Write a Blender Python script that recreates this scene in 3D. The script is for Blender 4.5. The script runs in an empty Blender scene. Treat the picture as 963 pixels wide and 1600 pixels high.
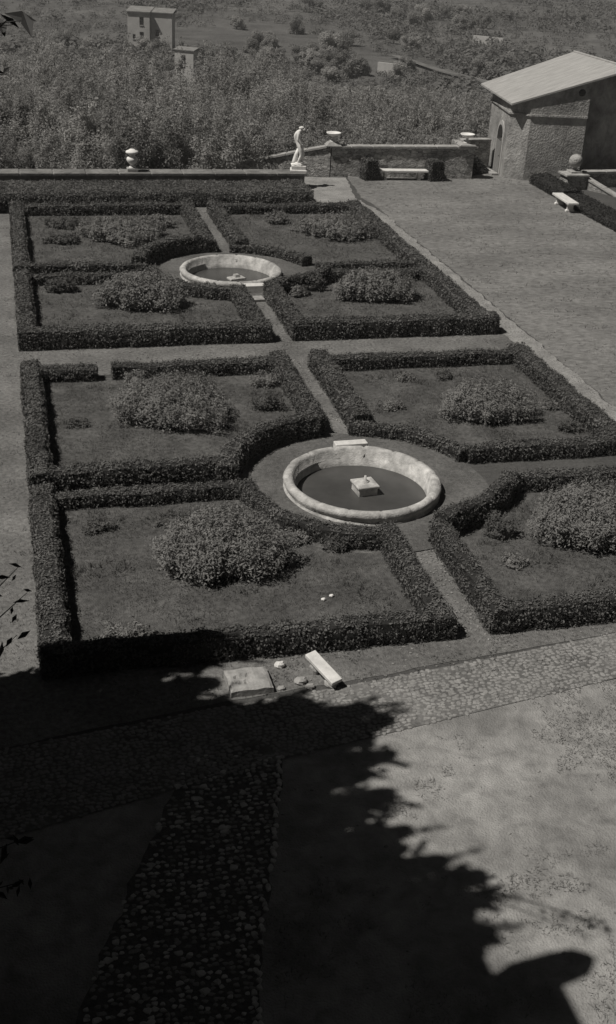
import bpy, math, random
import numpy as np
from mathutils import Vector, Matrix, noise

S = bpy.context.scene
COL = S.collection
R = math.radians
rng = np.random.default_rng(7)
random.seed(7)

# ---------------------------------------------------------------- camera
cam = bpy.data.objects.new('camera', bpy.data.cameras.new('camera'))
COL.objects.link(cam)
cam.data.sensor_fit = 'HORIZONTAL'
cam.data.sensor_width = 36.0
cam.data.lens = 36.0 * 1821.7 / 963.0
cam.data.clip_start = 0.1
cam.data.clip_end = 6000.0
p_, r_, y_ = R(27.7726), R(3.2207), R(-15.1286)
fw = Vector((0, math.cos(p_), -math.sin(p_)))
rt = Vector((1, 0, 0))
up = rt.cross(fw)
a_ = math.cos(r_) * rt + math.sin(r_) * up
b_ = -math.sin(r_) * rt + math.cos(r_) * up
Rz = Matrix.Rotation(y_, 3, 'Z')
a_, b_, c_ = Rz @ a_, Rz @ b_, Rz @ fw
M = Matrix(((a_.x, b_.x, -c_.x), (a_.y, b_.y, -c_.y), (a_.z, b_.z, -c_.z)))
cam.matrix_world = Matrix.Translation((0, 0, 14.0)) @ M.to_4x4()
S.camera = cam

# ---------------------------------------------------------------- light
SX, SY = 0.62, 0.09                  # shadow of a 1 m post, in metres
elev = math.atan2(1.0, math.hypot(SX, SY))
W = bpy.data.worlds.new('World')
S.world = W
W.use_nodes = True
nt = W.node_tree
sky = nt.nodes.new('ShaderNodeTexSky')
sky.sky_type = 'NISHITA'
sky.sun_disc = False
sky.sun_elevation = elev
sky.sun_rotation = math.atan2(-SX, -SY)
sky.air_density = 0.3
sky.dust_density = 0.1
bw = nt.nodes.new('ShaderNodeRGBToBW')     # black and white film
nt.links.new(sky.outputs[0], bw.inputs[0])
nt.links.new(bw.outputs[0], nt.nodes['Background'].inputs['Color'])
nt.nodes['Background'].inputs['Strength'].default_value = 0.05
sun = bpy.data.objects.new('sun', bpy.data.lights.new('sun', 'SUN'))
COL.objects.link(sun)
sun.data.energy = 5.0
sun.data.angle = R(0.4)
sun.data.color = (1.0, 0.96, 0.895)
sun.rotation_euler = Vector((SX, SY, -1)).to_track_quat('-Z', 'Y').to_euler()
sun.location = (-20, 0, 40)
S.view_settings.view_transform = 'Standard'
S.view_settings.look = 'None'
S.view_settings.gamma = 1.0
S.view_settings.use_curve_mapping = False
S.view_settings.exposure = -0.38

# ---------------------------------------------------------------- materials
def mat(name, lo, hi, scale=4.0, detail=6.0, rough=0.9, bump=0.0, bscale=None, stretch=None,
        spots=None, coord='Object', rnd=0.0, metal=0.0, big=None, contrast=0.18, spec=0.25, trans=0.0, distort=0.0):
    m = bpy.data.materials.new(name)
    m.use_nodes = True
    n = m.node_tree.nodes
    L = m.node_tree.links
    b = n['Principled BSDF']
    b.inputs['Roughness'].default_value = rough
    b.inputs['Metallic'].default_value = metal
    b.inputs['Specular IOR Level'].default_value = spec
    if coord == 'World':
        g = n.new('ShaderNodeNewGeometry')
        vec = g.outputs['Position']
    else:
        tc = n.new('ShaderNodeTexCoord')
        vec = tc.outputs['Object']
    if stretch:
        mp = n.new('ShaderNodeMapping')
        mp.inputs['Scale'].default_value = stretch
        L.new(vec, mp.inputs['Vector'])
        vec = mp.outputs[0]
    nz = n.new('ShaderNodeTexNoise')
    nz.inputs['Scale'].default_value = scale
    nz.inputs['Detail'].default_value = detail
    nz.inputs['Roughness'].default_value = 0.65
    nz.inputs['Distortion'].default_value = distort
    L.new(vec, nz.inputs['Vector'])
    cr = n.new('ShaderNodeValToRGB')
    cr.color_ramp.elements[0].position = 0.5 - contrast
    cr.color_ramp.elements[1].position = 0.5 + contrast
    cr.color_ramp.elements[0].color = (lo, lo * .985, lo * .96, 1)
    cr.color_ramp.elements[1].color = (hi, hi * .985, hi * .96, 1)
    L.new(nz.outputs['Fac'], cr.inputs[0])
    col = cr.outputs[0]

    def mul(col, fac_out, f0, f1):
        mr = n.new('ShaderNodeMapRange')
        mr.inputs['To Min'].default_value = f0
        mr.inputs['To Max'].default_value = f1
        L.new(fac_out, mr.inputs['Value'])
        hs = n.new('ShaderNodeHueSaturation')
        L.new(mr.outputs[0], hs.inputs['Value'])
        L.new(col, hs.inputs['Color'])
        return hs.outputs[0]
    if big:
        n2 = n.new('ShaderNodeTexNoise')
        n2.inputs['Scale'].default_value = big[0]
        n2.inputs['Detail'].default_value = 4
        L.new(vec, n2.inputs['Vector'])
        mr0 = n.new('ShaderNodeMapRange')
        mr0.inputs['From Min'].default_value = .33
        mr0.inputs['From Max'].default_value = .67
        L.new(n2.outputs['Fac'], mr0.inputs['Value'])
        col = mul(col, mr0.outputs[0], big[1], big[2])
    if rnd:
        oi = n.new('ShaderNodeObjectInfo')
        col = mul(col, oi.outputs['Random'], 1 - rnd, 1 + rnd)
    if spots:
        v = n.new('ShaderNodeTexVoronoi')
        v.inputs['Scale'].default_value = spots[0]
        L.new(vec, v.inputs['Vector'])
        if spots[3] == 'cell':
            sp = n.new('ShaderNodeSeparateColor')
            L.new(v.outputs['Color'], sp.inputs[0])
            col = mul(col, sp.outputs[0], spots[1], spots[2])
            v2 = n.new('ShaderNodeTexVoronoi')
            v2.feature = 'DISTANCE_TO_EDGE'
            v2.inputs['Scale'].default_value = spots[0]
            L.new(vec, v2.inputs['Vector'])
            mr = n.new('ShaderNodeMapRange')
            mr.inputs['From Max'].default_value = 0.09
            L.new(v2.outputs['Distance'], mr.inputs['Value'])
            col = mul(col, mr.outputs[0], 0.45, 1.0)
        else:
            mr = n.new('ShaderNodeMapRange')
            mr.inputs['From Min'].default_value = 0.12
            mr.inputs['From Max'].default_value = 0.2
            L.new(v.outputs['Distance'], mr.inputs['Value'])
            col = mul(col, mr.outputs[0], spots[1], spots[2])
    L.new(col, b.inputs['Base Color'])
    if trans:
        tr = n.new('ShaderNodeBsdfTranslucent')
        mx = n.new('ShaderNodeMixShader')
        mx.inputs[0].default_value = trans
        L.new(col, tr.inputs['Color'])
        L.new(b.outputs[0], mx.inputs[1]); L.new(tr.outputs[0], mx.inputs[2])
        L.new(mx.outputs[0], n['Material Output'].inputs['Surface'])
    if bump:
        n3 = n.new('ShaderNodeTexNoise')
        n3.inputs['Scale'].default_value = bscale or scale * 3
        n3.inputs['Detail'].default_value = 5
        L.new(vec, n3.inputs['Vector'])
        bp = n.new('ShaderNodeBump')
        bp.inputs['Strength'].default_value = 1.0
        bp.inputs['Distance'].default_value = bump
        L.new(n3.outputs['Fac'], bp.inputs['Height'])
        L.new(bp.outputs[0], b.inputs['Normal'])
    return m

MT = {}
MT['terrace'] = mat('terrace_earth', .055, .10, 9, coord='World', bump=.03, bscale=30, big=(.5, .8, 1.2))
MT['bed'] = mat('bed_turf', .055, .125, 7, coord='World', bump=.04, bscale=28, big=(.9, .75, 1.25))
MT['grass'] = mat('bed_grass_blades', .085, .18, 1.5, coord='World', rough=.7, trans=.4)
MT['lawn'] = mat('dry_lawn', .09, .29, 2.6, detail=12, coord='World', bump=.06, bscale=12, stretch=(1.1, 2.0, 1), big=(.2, .8, 1.2), contrast=.24, distort=.3)
MT['lawnblade'] = mat('lawn_blades', .2, .34, 1.2, coord='World', rough=.7, trans=.4)
MT['path'] = mat('garden_path_earth', .09, .23, 9, coord='World', bump=.035, bscale=32, big=(.6, .75, 1.22), detail=12, contrast=.2)
MT['surround'] = mat('fountain_surround_turf', .08, .17, 11, detail=10, coord='World', bump=.035, bscale=34, big=(.8, .75, 1.2))
MT['gravel'] = mat('pale_gravel', .17, .36, 14, coord='World', bump=.02, bscale=50, big=(1.2, .75, 1.15))
MT['dry'] = mat('dry_trodden_ground', .17, .37, 2.4, detail=14, coord='World', bump=.03, bscale=26, big=(.5, .7, 1.15), distort=.35, contrast=.22)
MT['joint'] = mat('road_joint_earth', .10, .18, 8, coord='World', bump=.02, big=(.8, .7, 1.2))
MT['cobble'] = mat('cobble_stone', .16, .31, 3.2, detail=6, coord='World', bump=.01, bscale=30, rough=.85)
MT['palecobble'] = mat('pale_cobble_stone', .3, .6, 5, detail=4, coord='World', bump=.01, bscale=30, rough=.8)
MT['hedge'] = mat('box_hedge_leaf', .065, .14, 2.5, detail=8, coord='World', rough=.6, big=(.5, .85, 1.15))
MT['hedgecore'] = mat('box_hedge_twigs', .018, .035, 9, coord='World')
MT['rough_hedge'] = mat('rough_hedge_leaf', .09, .2, 2.2, detail=8, coord='World', rough=.6, big=(.4, .8, 1.2), trans=.3)
MT['deepjoint'] = mat('dark_road_earth', .06, .12, 8, coord='World', bump=.02)
MT['drygrass'] = mat('dry_grass_blades', .14, .27, 2, coord='World', rough=.8, trans=.4)
MT['shade_ivy'] = mat('shade_leaf', .028, .05, 3, coord='World', rough=.6)  # near-black leaf tone that puts shade into the lawn-edge hedge and wall-corner wedge
MT['shrub'] = mat('shrub_leaf', .13, .26, 2.2, detail=6, coord='World', rough=.6, trans=.22)
MT['tuft'] = mat('low_plant_leaf', .08, .16, 4, coord='World', rough=.6, trans=.35)
MT['treeleaf'] = mat('tree_leaf', .22, .36, .35, detail=4, coord='World', rough=.65, rnd=.36, trans=.42)
MT['scrub'] = mat('scrub_leaf', .10, .20, .12, detail=6, coord='World', rough=.7, trans=.35)
MT['reedleaf'] = mat('reed_leaf', .25, .38, .6, detail=4, coord='World', rough=.65, rnd=.2, trans=.42)
MT['darkleaf'] = mat('evergreen_leaf', .02, .045, 1, coord='World', rough=.7)
MT['bark'] = mat('bark', .08, .16, 6, stretch=(3, 3, .6), bump=.02)
MT['stone'] = mat('fountain_stone', .30, .60, 5, detail=10, coord='World', bump=.02, bscale=25, big=(1.5, .66, 1.12))
MT['paving'] = mat('weathered_slab', .22, .4, 5, detail=8, coord='World', bump=.012, bscale=22)
MT['marble'] = mat('white_marble', .66, .84, 3, detail=7, bump=.004, rough=.6)
MT['benchm'] = mat('bench_marble', .52, .74, 5, detail=7, bump=.006, rough=.7)
MT['rubble'] = mat('rubble_stone', .26, .5, 6, detail=8, coord='World', bump=.05, bscale=9, spots=(3.2, .6, 1.2, 'cell'), stretch=(1, 1, 2.0))
MT['coping'] = mat('coping_stone', .24, .42, 3, detail=8, coord='World', bump=.015, bscale=16)
MT['parapet'] = mat('mossy_parapet', .12, .24, 3, detail=9, coord='World', bump=.02, bscale=14, big=(.8, .7, 1.25))
MT['stucco'] = mat('weathered_stucco', .24, .42, 2.6, detail=13, coord='World', bump=.06, bscale=11, stretch=(1, 1, .8), big=(.7, .66, 1.2), distort=.6)
MT['palestucco'] = mat('pale_stucco', .34, .48, 1.2, detail=9, coord='World', bump=.01, bscale=14)
MT['roof'] = mat('sheet_roof', .27, .42, 2.2, detail=9, coord='World', rough=.85, bump=.012, bscale=20, stretch=(.35, 2.5, 1))
MT['wood'] = mat('weathered_wood', .16, .28, 5, stretch=(8, 8, .6), bump=.006)
MT['farwall'] = mat('far_house_plaster', .38, .5, .4, detail=6, coord='World')
MT['farroof'] = mat('far_roof_tile', .16, .24, .8, detail=6, coord='World')
MT['glass'] = mat('dark_window', .012, .022, 2, rough=.2, spec=.5)
MT['water'] = mat('still_water', .055, .075, 1.2, detail=3, rough=.25, spec=.3, coord='World')
MT['terrain'] = mat('valley_scrub_ground', .06, .13, .12, detail=12, coord='World', bump=.4, bscale=1.1, big=(.012, .75, 1.3))
MT['track'] = mat('farm_track', .10, .18, .3, coord='World')
MT['villa'] = mat('villa_plaster', .06, .09, 1, detail=8, coord='World', bump=.01)
MT['tile'] = mat('roof_tile', .12, .2, 3, coord='World')
MT['iron'] = mat('old_iron', .04, .07, 8, rough=.6)

# ---------------------------------------------------------------- mesh helpers
class Geo:
    def __init__(s):
        s.v = []; s.loops = []; s.tot = []; s.n = 0; s.cur = 0; s.mi = []
    def add(s, verts, faces):
        verts = np.asarray(verts, dtype=np.float64).reshape(-1, 3)
        s.v.append(verts)
        for f in faces:
            s.loops.append(np.asarray(f, dtype=np.int64) + s.n)
            s.tot.append(np.array([len(f)])); s.mi.append(np.array([s.cur]))
        s.n += len(verts)
        return s
    def addarr(s, verts, F):                # F: (m,k) array
        verts = np.asarray(verts).reshape(-1, 3)
        F = np.asarray(F)
        s.v.append(verts); s.loops.append((F + s.n).ravel())
        s.tot.append(np.full(len(F), F.shape[1])); s.mi.append(np.full(len(F), s.cur))
        s.n += len(verts)
        return s
    def box(s, x0, x1, y0, y1, z0, z1, rot=0.0, pivot=None, tilt=None):
        v = np.array([(x, y, z) for z in (z0, z1) for y in (y0, y1) for x in (x0, x1)], float)
        if rot:
            c = np.array(pivot if pivot else ((x0 + x1) / 2, (y0 + y1) / 2))
            d = v[:, :2] - c
            v[:, 0] = c[0] + d[:, 0] * math.cos(rot) - d[:, 1] * math.sin(rot)
            v[:, 1] = c[1] + d[:, 0] * math.sin(rot) + d[:, 1] * math.cos(rot)
        return s.add(v, [(0, 2, 3, 1), (4, 5, 7, 6), (0, 1, 5, 4), (2, 6, 7, 3), (0, 4, 6, 2), (1, 3, 7, 5)])
    def prism(s, poly, z0, z1):
        n = len(poly)
        a = sum(poly[i][0] * poly[(i + 1) % n][1] - poly[(i + 1) % n][0] * poly[i][1] for i in range(n))
        if a < 0: poly = poly[::-1]
        z0 = z0 if hasattr(z0, '__len__') else [z0] * n
        z1 = z1 if hasattr(z1, '__len__') else [z1] * n
        v = [(x, y, z) for (x, y), z in zip(poly, z0)] + [(x, y, z) for (x, y), z in zip(poly, z1)]
        f = [tuple(range(n))[::-1], tuple(range(n, 2 * n))]
        f += [(i, (i + 1) % n, n + (i + 1) % n, n + i) for i in range(n)]
        return s.add(v, f)
    def stack(s, rings):
        """one connected solid of rectangular rings (half x, half y, z)"""
        v = []
        for hx, hy, z in rings: v += [(-hx, -hy, z), (hx, -hy, z), (hx, hy, z), (-hx, hy, z)]
        m = len(rings)
        f = [(3, 2, 1, 0), tuple(4 * (m - 1) + k for k in range(4))]
        f += [(4 * i + k, 4 * i + (k + 1) % 4, 4 * i + 4 + (k + 1) % 4, 4 * i + 4 + k) for i in range(m - 1) for k in range(4)]
        return s.add(v, f)
    def lathe(s, prof, c=(0, 0, 0), n=48, jit=0.0, closed=False, notch=0):
        m = len(prof)
        v = []
        for i in range(n):
            t = 2 * math.pi * i / n
            for j, (r, z) in enumerate(prof):
                k = noise.noise(Vector((3 * math.cos(t) + 5 * c[0], 3 * math.sin(t), z * 4 + j * .3))) * jit
                if notch and i % notch == 0 and 3 < j < m - 4: k -= .03; z -= .02
                v.append((c[0] + (r + k) * math.cos(t), c[1] + (r + k) * math.sin(t), c[2] + z + k * .5))
        f = []
        for i in range(n):
            i2 = (i + 1) % n
            for j in range(m if closed else m - 1):
                j2 = (j + 1) % m
                f.append((i * m + j, i2 * m + j, i2 * m + j2, i * m + j2))
        return s.add(v, f)
    def tube(s, pts, rad, n=7):
        pts = [Vector(p) for p in pts]
        rad = rad if hasattr(rad, '__len__') else [rad] * len(pts)
        v = []; f = []
        for i, p in enumerate(pts):
            d = (pts[min(i + 1, len(pts) - 1)] - pts[max(i - 1, 0)]).normalized()
            u = d.orthogonal().normalized(); w = d.cross(u)
            for k in range(n):
                t = 2 * math.pi * k / n
                v.append(tuple(p + (u * math.cos(t) + w * math.sin(t)) * rad[i]))
        for i in range(len(pts) - 1):
            for k in range(n):
                k2 = (k + 1) % n
                f.append((i * n + k, i * n + k2, (i + 1) * n + k2, (i + 1) * n + k))
        f.append(tuple(range(n))[::-1]); f.append(tuple((len(pts) - 1) * n + k for k in range(n)))
        return s.add(v, f)
    def ball(s, c, r, nu=14, nv=9, sq=(1, 1, 1), jit=0.0):
        v = [(c[0], c[1], c[2] + r * sq[2])]
        for j in range(1, nv):
            ph = math.pi * j / nv
            for i in range(nu):
                t = 2 * math.pi * i / nu
                k = 1 + jit * noise.noise(Vector((math.sin(ph) * math.cos(t), math.sin(ph) * math.sin(t), math.cos(ph))) * 2 + Vector(c))
                v.append((c[0] + r * k * sq[0] * math.sin(ph) * math.cos(t), c[1] + r * k * sq[1] * math.sin(ph) * math.sin(t), c[2] + r * k * sq[2] * math.cos(ph)))
        v.append((c[0], c[1], c[2] - r * sq[2]))
        f = [(0, 1 + i, 1 + (i + 1) % nu) for i in range(nu)]
        for j in range(nv - 2):
            for i in range(nu):
                f.append((1 + j * nu + i, 1 + (j + 1) * nu + i, 1 + (j + 1) * nu + (i + 1) % nu, 1 + j * nu + (i + 1) % nu))
        e = len(v) - 1
        f += [(e, 1 + (nv - 2) * nu + (i + 1) % nu, 1 + (nv - 2) * nu + i) for i in range(nu)]
        return s.add(v, f)
    def leaves(s, P, N, size, spread=.6, asp=.5, r=rng, upb=0.0):
        """small diamond leaves at P roughly facing N"""
        n = len(P)
        if n == 0: return s
        N = N + r.normal(0, spread, (n, 3)); N[:, 2] += upb
        N /= np.linalg.norm(N, axis=1, keepdims=True) + 1e-9
        T = np.cross(N, r.normal(0, 1, (n, 3)))
        T /= np.linalg.norm(T, axis=1, keepdims=True) + 1e-9
        B = np.cross(N, T)
        sz = (size * r.uniform(.6, 1.35, (n, 1)))
        v = np.stack([P - T * sz, P + B * sz * asp + N * sz * .12, P + T * sz, P - B * sz * asp + N * sz * .12], 1)
        return s.addarr(v.reshape(-1, 3), np.arange(4 * n).reshape(n, 4))
    def blades(s, P, h, w, lean=.35, r=rng):
        """upright grass blades, triangles"""
        n = len(P)
        t = r.uniform(0, 2 * math.pi, n)
        hh = h * r.uniform(.55, 1.3, n)
        D = np.c_[np.cos(t), np.sin(t), np.zeros(n)] * (w / 2)
        tip = P + np.c_[r.normal(0, lean, n) * hh, r.normal(0, lean, n) * hh, hh]
        v = np.stack([P - D, P + D, tip], 1)
        return s.addarr(v.reshape(-1, 3), np.arange(3 * n).reshape(n, 3))
    def mesh(s, name, m, smooth=False):
        me = bpy.data.meshes.new(name)
        V = np.concatenate(s.v) if s.v else np.zeros((0, 3))
        Lp = np.concatenate(s.loops); T = np.concatenate(s.tot)
        me.vertices.add(len(V)); me.vertices.foreach_set('co', V.astype(np.float32).ravel())
        me.loops.add(len(Lp)); me.loops.foreach_set('vertex_index', Lp.astype(np.int32))
        me.polygons.add(len(T))
        me.polygons.foreach_set('loop_start', np.r_[0, np.cumsum(T)[:-1]].astype(np.int32))
        MI = np.concatenate(s.mi)
        if MI.any(): me.polygons.foreach_set('material_index', MI.astype(np.int32))
        me.update(calc_edges=True)
        me.validate()
        me.polygons.foreach_set('use_smooth', np.full(len(me.polygons), bool(smooth)))
        if m is not None: me.materials.append(m)
        return me
    def build(s, name, m, parent=None, loc=None, rotz=0.0, smooth=False, bevel=0.0, m2=None):
        o = bpy.data.objects.new(name, s.mesh(name, MT[m] if isinstance(m, str) else m, smooth))
        if m2: o.data.materials.append(MT[m2])
        COL.objects.link(o)
        if parent is not None: o.parent = parent
        if loc is not None: o.location = loc
        o.rotation_euler.z = rotz
        if bevel:
            b = o.modifiers.new('bevel', 'BEVEL'); b.width = bevel; b.segments = 2; b.limit_method = 'ANGLE'
        return o

def thing(name, label, cat, loc=(0, 0, 0), rotz=0.0, group=None):
    o = bpy.data.objects.new(name, None)
    COL.objects.link(o); o.location = loc; o.rotation_euler.z = rotz
    o.empty_display_size = .3
    return tag(o, label, cat, group)
def tag(o, label, cat, group=None):
    o['label'] = label; o['category'] = cat
    if group: o['group'] = group
    return o
def struct(o):
    o['kind'] = 'structure'; return o
def dup(root, loc, rotz=0.0, scale=1.0, label=None, group=None):
    c = root.copy(); COL.objects.link(c)
    c.location = loc; c.rotation_euler.z = rotz
    c.scale = scale if hasattr(scale, '__len__') else (scale,) * 3
    if label: c['label'] = label
    if group: c['group'] = group
    for ch in root.children:
        d = ch.copy(); COL.objects.link(d); d.parent = c
        for g in ch.children:
            e = g.copy(); COL.objects.link(e); e.parent = d
    return c
def vnoise(p, sc, seed=0.0):
    return noise.noise(Vector((p[0] * sc + seed, p[1] * sc + seed * .7, (p[2] if len(p) > 2 else 0) * sc)))

def sheet(name, poly, z, m, step=.35, jit=.0, kind='structure'):
    """flat ground sheet with slightly uneven edges"""
    pts = []
    n = len(poly)
    for i in range(n):
        a = np.array(poly[i], float); b = np.array(poly[(i + 1) % n], float)
        k = max(1, int(np.linalg.norm(b - a) / step)) if jit else 1
        for j in range(k):
            q = a + (b - a) * j / k
            if jit:
                q = q + np.array([vnoise((q[0], q[1]), 1.7, 3.1), vnoise((q[0], q[1]), 1.7, 9.7)]) * jit \
                      + np.array([vnoise((q[0], q[1]), 6, 1.1), vnoise((q[0], q[1]), 6, 5.7)]) * jit * .6
            pts.append((q[0], q[1], z))
    g = Geo(); ar = sum(pts[i][0] * pts[(i + 1) % len(pts)][1] - pts[(i + 1) % len(pts)][0] * pts[i][1] for i in range(len(pts)))
    if ar < 0: pts = pts[::-1]
    g.add(pts, [tuple(range(len(pts)))])
    o = g.build(name, m); o['kind'] = kind
    return o

# ---------------------------------------------------------------- terrain and ground
def edge_y(x):
    if x < 10: return 63.4
    if x < 11: return 63.4
    if x < 18: return 63.4 + (x - 11) / 7 * 2.2
    if x < 27: return 65.6 + (x - 18) / 9 * 2.2
    return 72.5
def ss(t): t = min(1, max(0, t)); return t * t * (3 - 2 * t)
def terrain_z(x, y):
    d = y - edge_y(x)
    dx = x - 40
    dl = -20 - x
    d = max(d, dx, dl)
    if d < 0: return -0.5
    z = -0.5 - 3.2 * ss(d / 3.5) - 0.6 * ss(d / 40) - 16 * ss((d - 12) / 150)
    if d > 30:
        z += 1.6 * vnoise((x, y), .012) * ss((d - 30) / 60) + .5 * vnoise((x, y), .05) * ss((d - 30) / 60)
    if d > 330:
        z += 75 * ss((d - 330) / 1700) + 14 * (vnoise((x, y), .0022, 4) + .3) * ss((d - 330) / 500)
    return z
xs = np.unique(np.concatenate([np.linspace(-2500, -120, 30), np.linspace(-120, -20, 26), np.linspace(-20, 45, 92), np.linspace(45, 320, 90), np.linspace(320, 2500, 40)]))
ys = np.unique(np.concatenate([np.linspace(-600, -40, 12), np.linspace(-40, 60, 20), np.linspace(60, 80, 42), np.linspace(80, 420, 110), np.linspace(420, 3200, 60)]))
V = [(x, y, terrain_z(x, y)) for y in ys for x in xs]
nx = len(xs)
jj, ii = np.meshgrid(np.arange(len(ys) - 1), np.arange(nx - 1), indexing='ij')
base = (jj * nx + ii).ravel()
struct(Geo().addarr(np.array(V), np.stack([base, base + 1, base + 1 + nx, base + nx], 1)).build('valley_terrain', 'terrain', smooth=True))

Cn, Rn = (8.68, 26.75), 3.3
Cf, Rf = (8.68, 46.45), 3.3
def circ(c, r, n=64, a0=0.0): return [(c[0] + r * math.cos(a0 + 2 * math.pi * i / n), c[1] + r * math.sin(a0 + 2 * math.pi * i / n)) for i in range(n)]
def ring_sheet(name, c, r0, r1, z, m):
    a, b = circ(c, r0), circ(c, r1)
    n = len(a)
    g = Geo().add([(x, y, z) for x, y in a + b], [(i, n + i, n + (i + 1) % n, (i + 1) % n) for i in range(n)])
    return struct(g.build(name, m))
def square_with_hole(g, x0, x1, y0, y1, c, r, z, n=64):
    ring = circ(c, r, n)
    out = []
    for (x, y) in ring:                        # push the ring out to the rectangle
        dx, dy = x - c[0], y - c[1]
        k = min(((x1 if dx > 0 else x0) - c[0]) / dx if abs(dx) > 1e-9 else 1e9, ((y1 if dy > 0 else y0) - c[1]) / dy if abs(dy) > 1e-9 else 1e9)
        out.append((c[0] + dx * k, c[1] + dy * k))
    v = [(x, y, z) for x, y in ring] + [(x, y, z) for x, y in out]
    g.add(v, [(i, n + i, n + (i + 1) % n, (i + 1) % n) for i in range(n)])
    for cx_, cy_ in ((x0, y0), (x1, y0), (x1, y1), (x0, y1)):   # the four corners the ring misses
        a = math.atan2(cy_ - c[1], cx_ - c[0]) % (2 * math.pi); i = int(a / (2 * math.pi) * n) % n
        p, q = out[i], out[(i + 1) % n]
        g.add([(p[0], p[1], z), (cx_, cy_, z), (q[0], q[1], z)], [(0, 1, 2)])
g = Geo()
def flat(g, x0, x1, y0, y1): g.add([(x0, y0, 0), (x1, y0, 0), (x1, y1, 0), (x0, y1, 0)], [(0, 1, 2, 3)])
flat(g, -20, 40, -40, 22); flat(g, -20, 4, 22, 63.2); flat(g, 14, 40, 22, 63.2); flat(g, 4, 14, 31, 42); flat(g, 4, 14, 51, 63.2)
square_with_hole(g, 4, 14, 22, 31, Cn, 1.82, 0); square_with_hole(g, 4, 14, 42, 51, Cf, 1.82, 0)
g.add([(15.8, 63.2, 0), (40, 63.2, 0), (40, 72, 0), (27, 72, 0), (26.6, 67.9, 0), (18, 65.4, 0)], [(0, 1, 2, 3, 4, 5)])
edge = [(-20, -40), (40, -40), (40, 72), (27, 72), (26.6, 67.9), (18, 65.4), (15.8, 63.2), (-20, 63.2)]
v = [(x, y, 0) for x, y in edge] + [(x, y, -3.5) for x, y in edge]
g.add(v, [(i, 8 + i, 8 + (i + 1) % 8, (i + 1) % 8) for i in range(8)])
struct(g.build('terrace_ground', 'terrace'))
sheet('lawn', [(18.45, 31), (18.5, 45), (18.45, 58.5), (18.2, 60.2), (18.9, 65.6), (26.2, 67.0), (28, 66.6), (30.5, 63.5), (30.5, 18), (19.2, 18)], .008, 'lawn', jit=.12)
for y0, y1 in ((18.9, 24.9), (28.6, 44.6), (48.3, 58)): sheet('central_path', [(8.6, y0), (9.62, y0), (9.62, y1), (8.6, y1)], .004, 'path')
sheet('cross_path', [(-.9, 35.85), (17.5, 35.85), (17.6, 38.5), (-.9, 38.5)], .008, 'path')
sheet('side_path', [(-1.8, 19.9), (.1, 19.9), (.1, 62), (-1.8, 62)], .012, 'path', jit=.06)
sheet('front_verge', [(-1.8, 17.2), (.0, 17.6), (3.1, 18.1), (6.5, 18.45), (12, 19.1), (19, 20.2), (19, 20.9), (9, 19.95), (-1.8, 19.95)], .01, 'path', jit=.05)
sheet('far_path', [(-1.6, 57.2), (17.8, 57.2), (17.8, 58.6), (-1.6, 58.6)], .012, 'path')
sheet('statue_path', [(15.3, 58.5), (17.6, 58.6), (18.7, 65.0), (16.2, 65.2), (15.4, 61)], .016, 'gravel', jit=.1)
sheet('gravel_strip', [(17.5, 19), (18.4, 19), (18.42, 40), (18.4, 56.5), (17.9, 60), (16.4, 60), (17.2, 57), (17.55, 45)], .02, 'gravel', jit=.16, step=.25)
sheet('dry_ground', [(-1.8, 1), (19, 1), (19, 18.9), (11.3, 17.5), (6.3, 16.85), (4, 16.4), (-1.8, 16)], .004, 'dry', jit=.08)
ring_sheet('fountain_surround', Cn, 1.85, 3.55, .034, 'surround')
ring_sheet('fountain_surround', Cf, 1.85, 3.45, .034, 'surround')

# cobbled road and its branch, one surface with its stones
def road_ctr(x): return 15.75 + .135 * x
g = Geo()
roadpoly = [(-1.8, 14.9), (4.1, 16.25), (11.3, 17.5), (19, 18.7), (19, 20.2), (12, 19.06), (6.5, 18.3), (3.1, 17.95), (-1.8, 17.3)]
g.add([(x, y, .016) for x, y in roadpoly], [tuple(range(len(roadpoly)))])
brpoly = [(4.2, 16.35), (2.57, 16.7), (1.22, 13.9), (.2, 11.5), (-.3, 8), (2.2, 8), (2.85, 11.9), (3.55, 14.0)]
road = struct(g.build('cobbled_road', 'joint'))
sheet('cobbled_path', brpoly, .012, 'deepjoint', step=.2, jit=.1)
def inpoly(x, y, poly):
    c = False; n = len(poly)
    for i in range(n):
        (x1, y1), (x2, y2) = poly[i], poly[i - 1]
        if (y1 > y) != (y2 > y) and x < (x2 - x1) * (y - y1) / (y2 - y1) + x1: c = not c
    return c
def stone(g, x, y, rx, ry, h, z, r):
    n = 7; t0 = r.uniform(0, 6.28); v = []; rot = r.uniform(-.3, .3)
    for k, (s, zz) in enumerate(((1.0, 0), (.86, .7), (.5, 1.0))):
        for i in range(n):
            t = t0 + 6.2832 * i / n
            kx = 1 + .18 * math.sin(3 * t + t0 * 5)
            px, py = rx * s * kx * math.cos(t), ry * s * kx * math.sin(t)
            v.append((x + px * math.cos(rot) - py * math.sin(rot), y + px * math.sin(rot) + py * math.cos(rot), z + h * zz))
    f = [(k * n + i, k * n + (i + 1) % n, (k + 1) * n + (i + 1) % n, (k + 1) * n + i) for k in range(2) for i in range(n)]
    f.append(tuple(range(2 * n, 3 * n)))
    g.add(v, f)
gs = Geo(); gp = Geo(); rr = random.Random(4)
y = 14.6
row = 0
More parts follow.
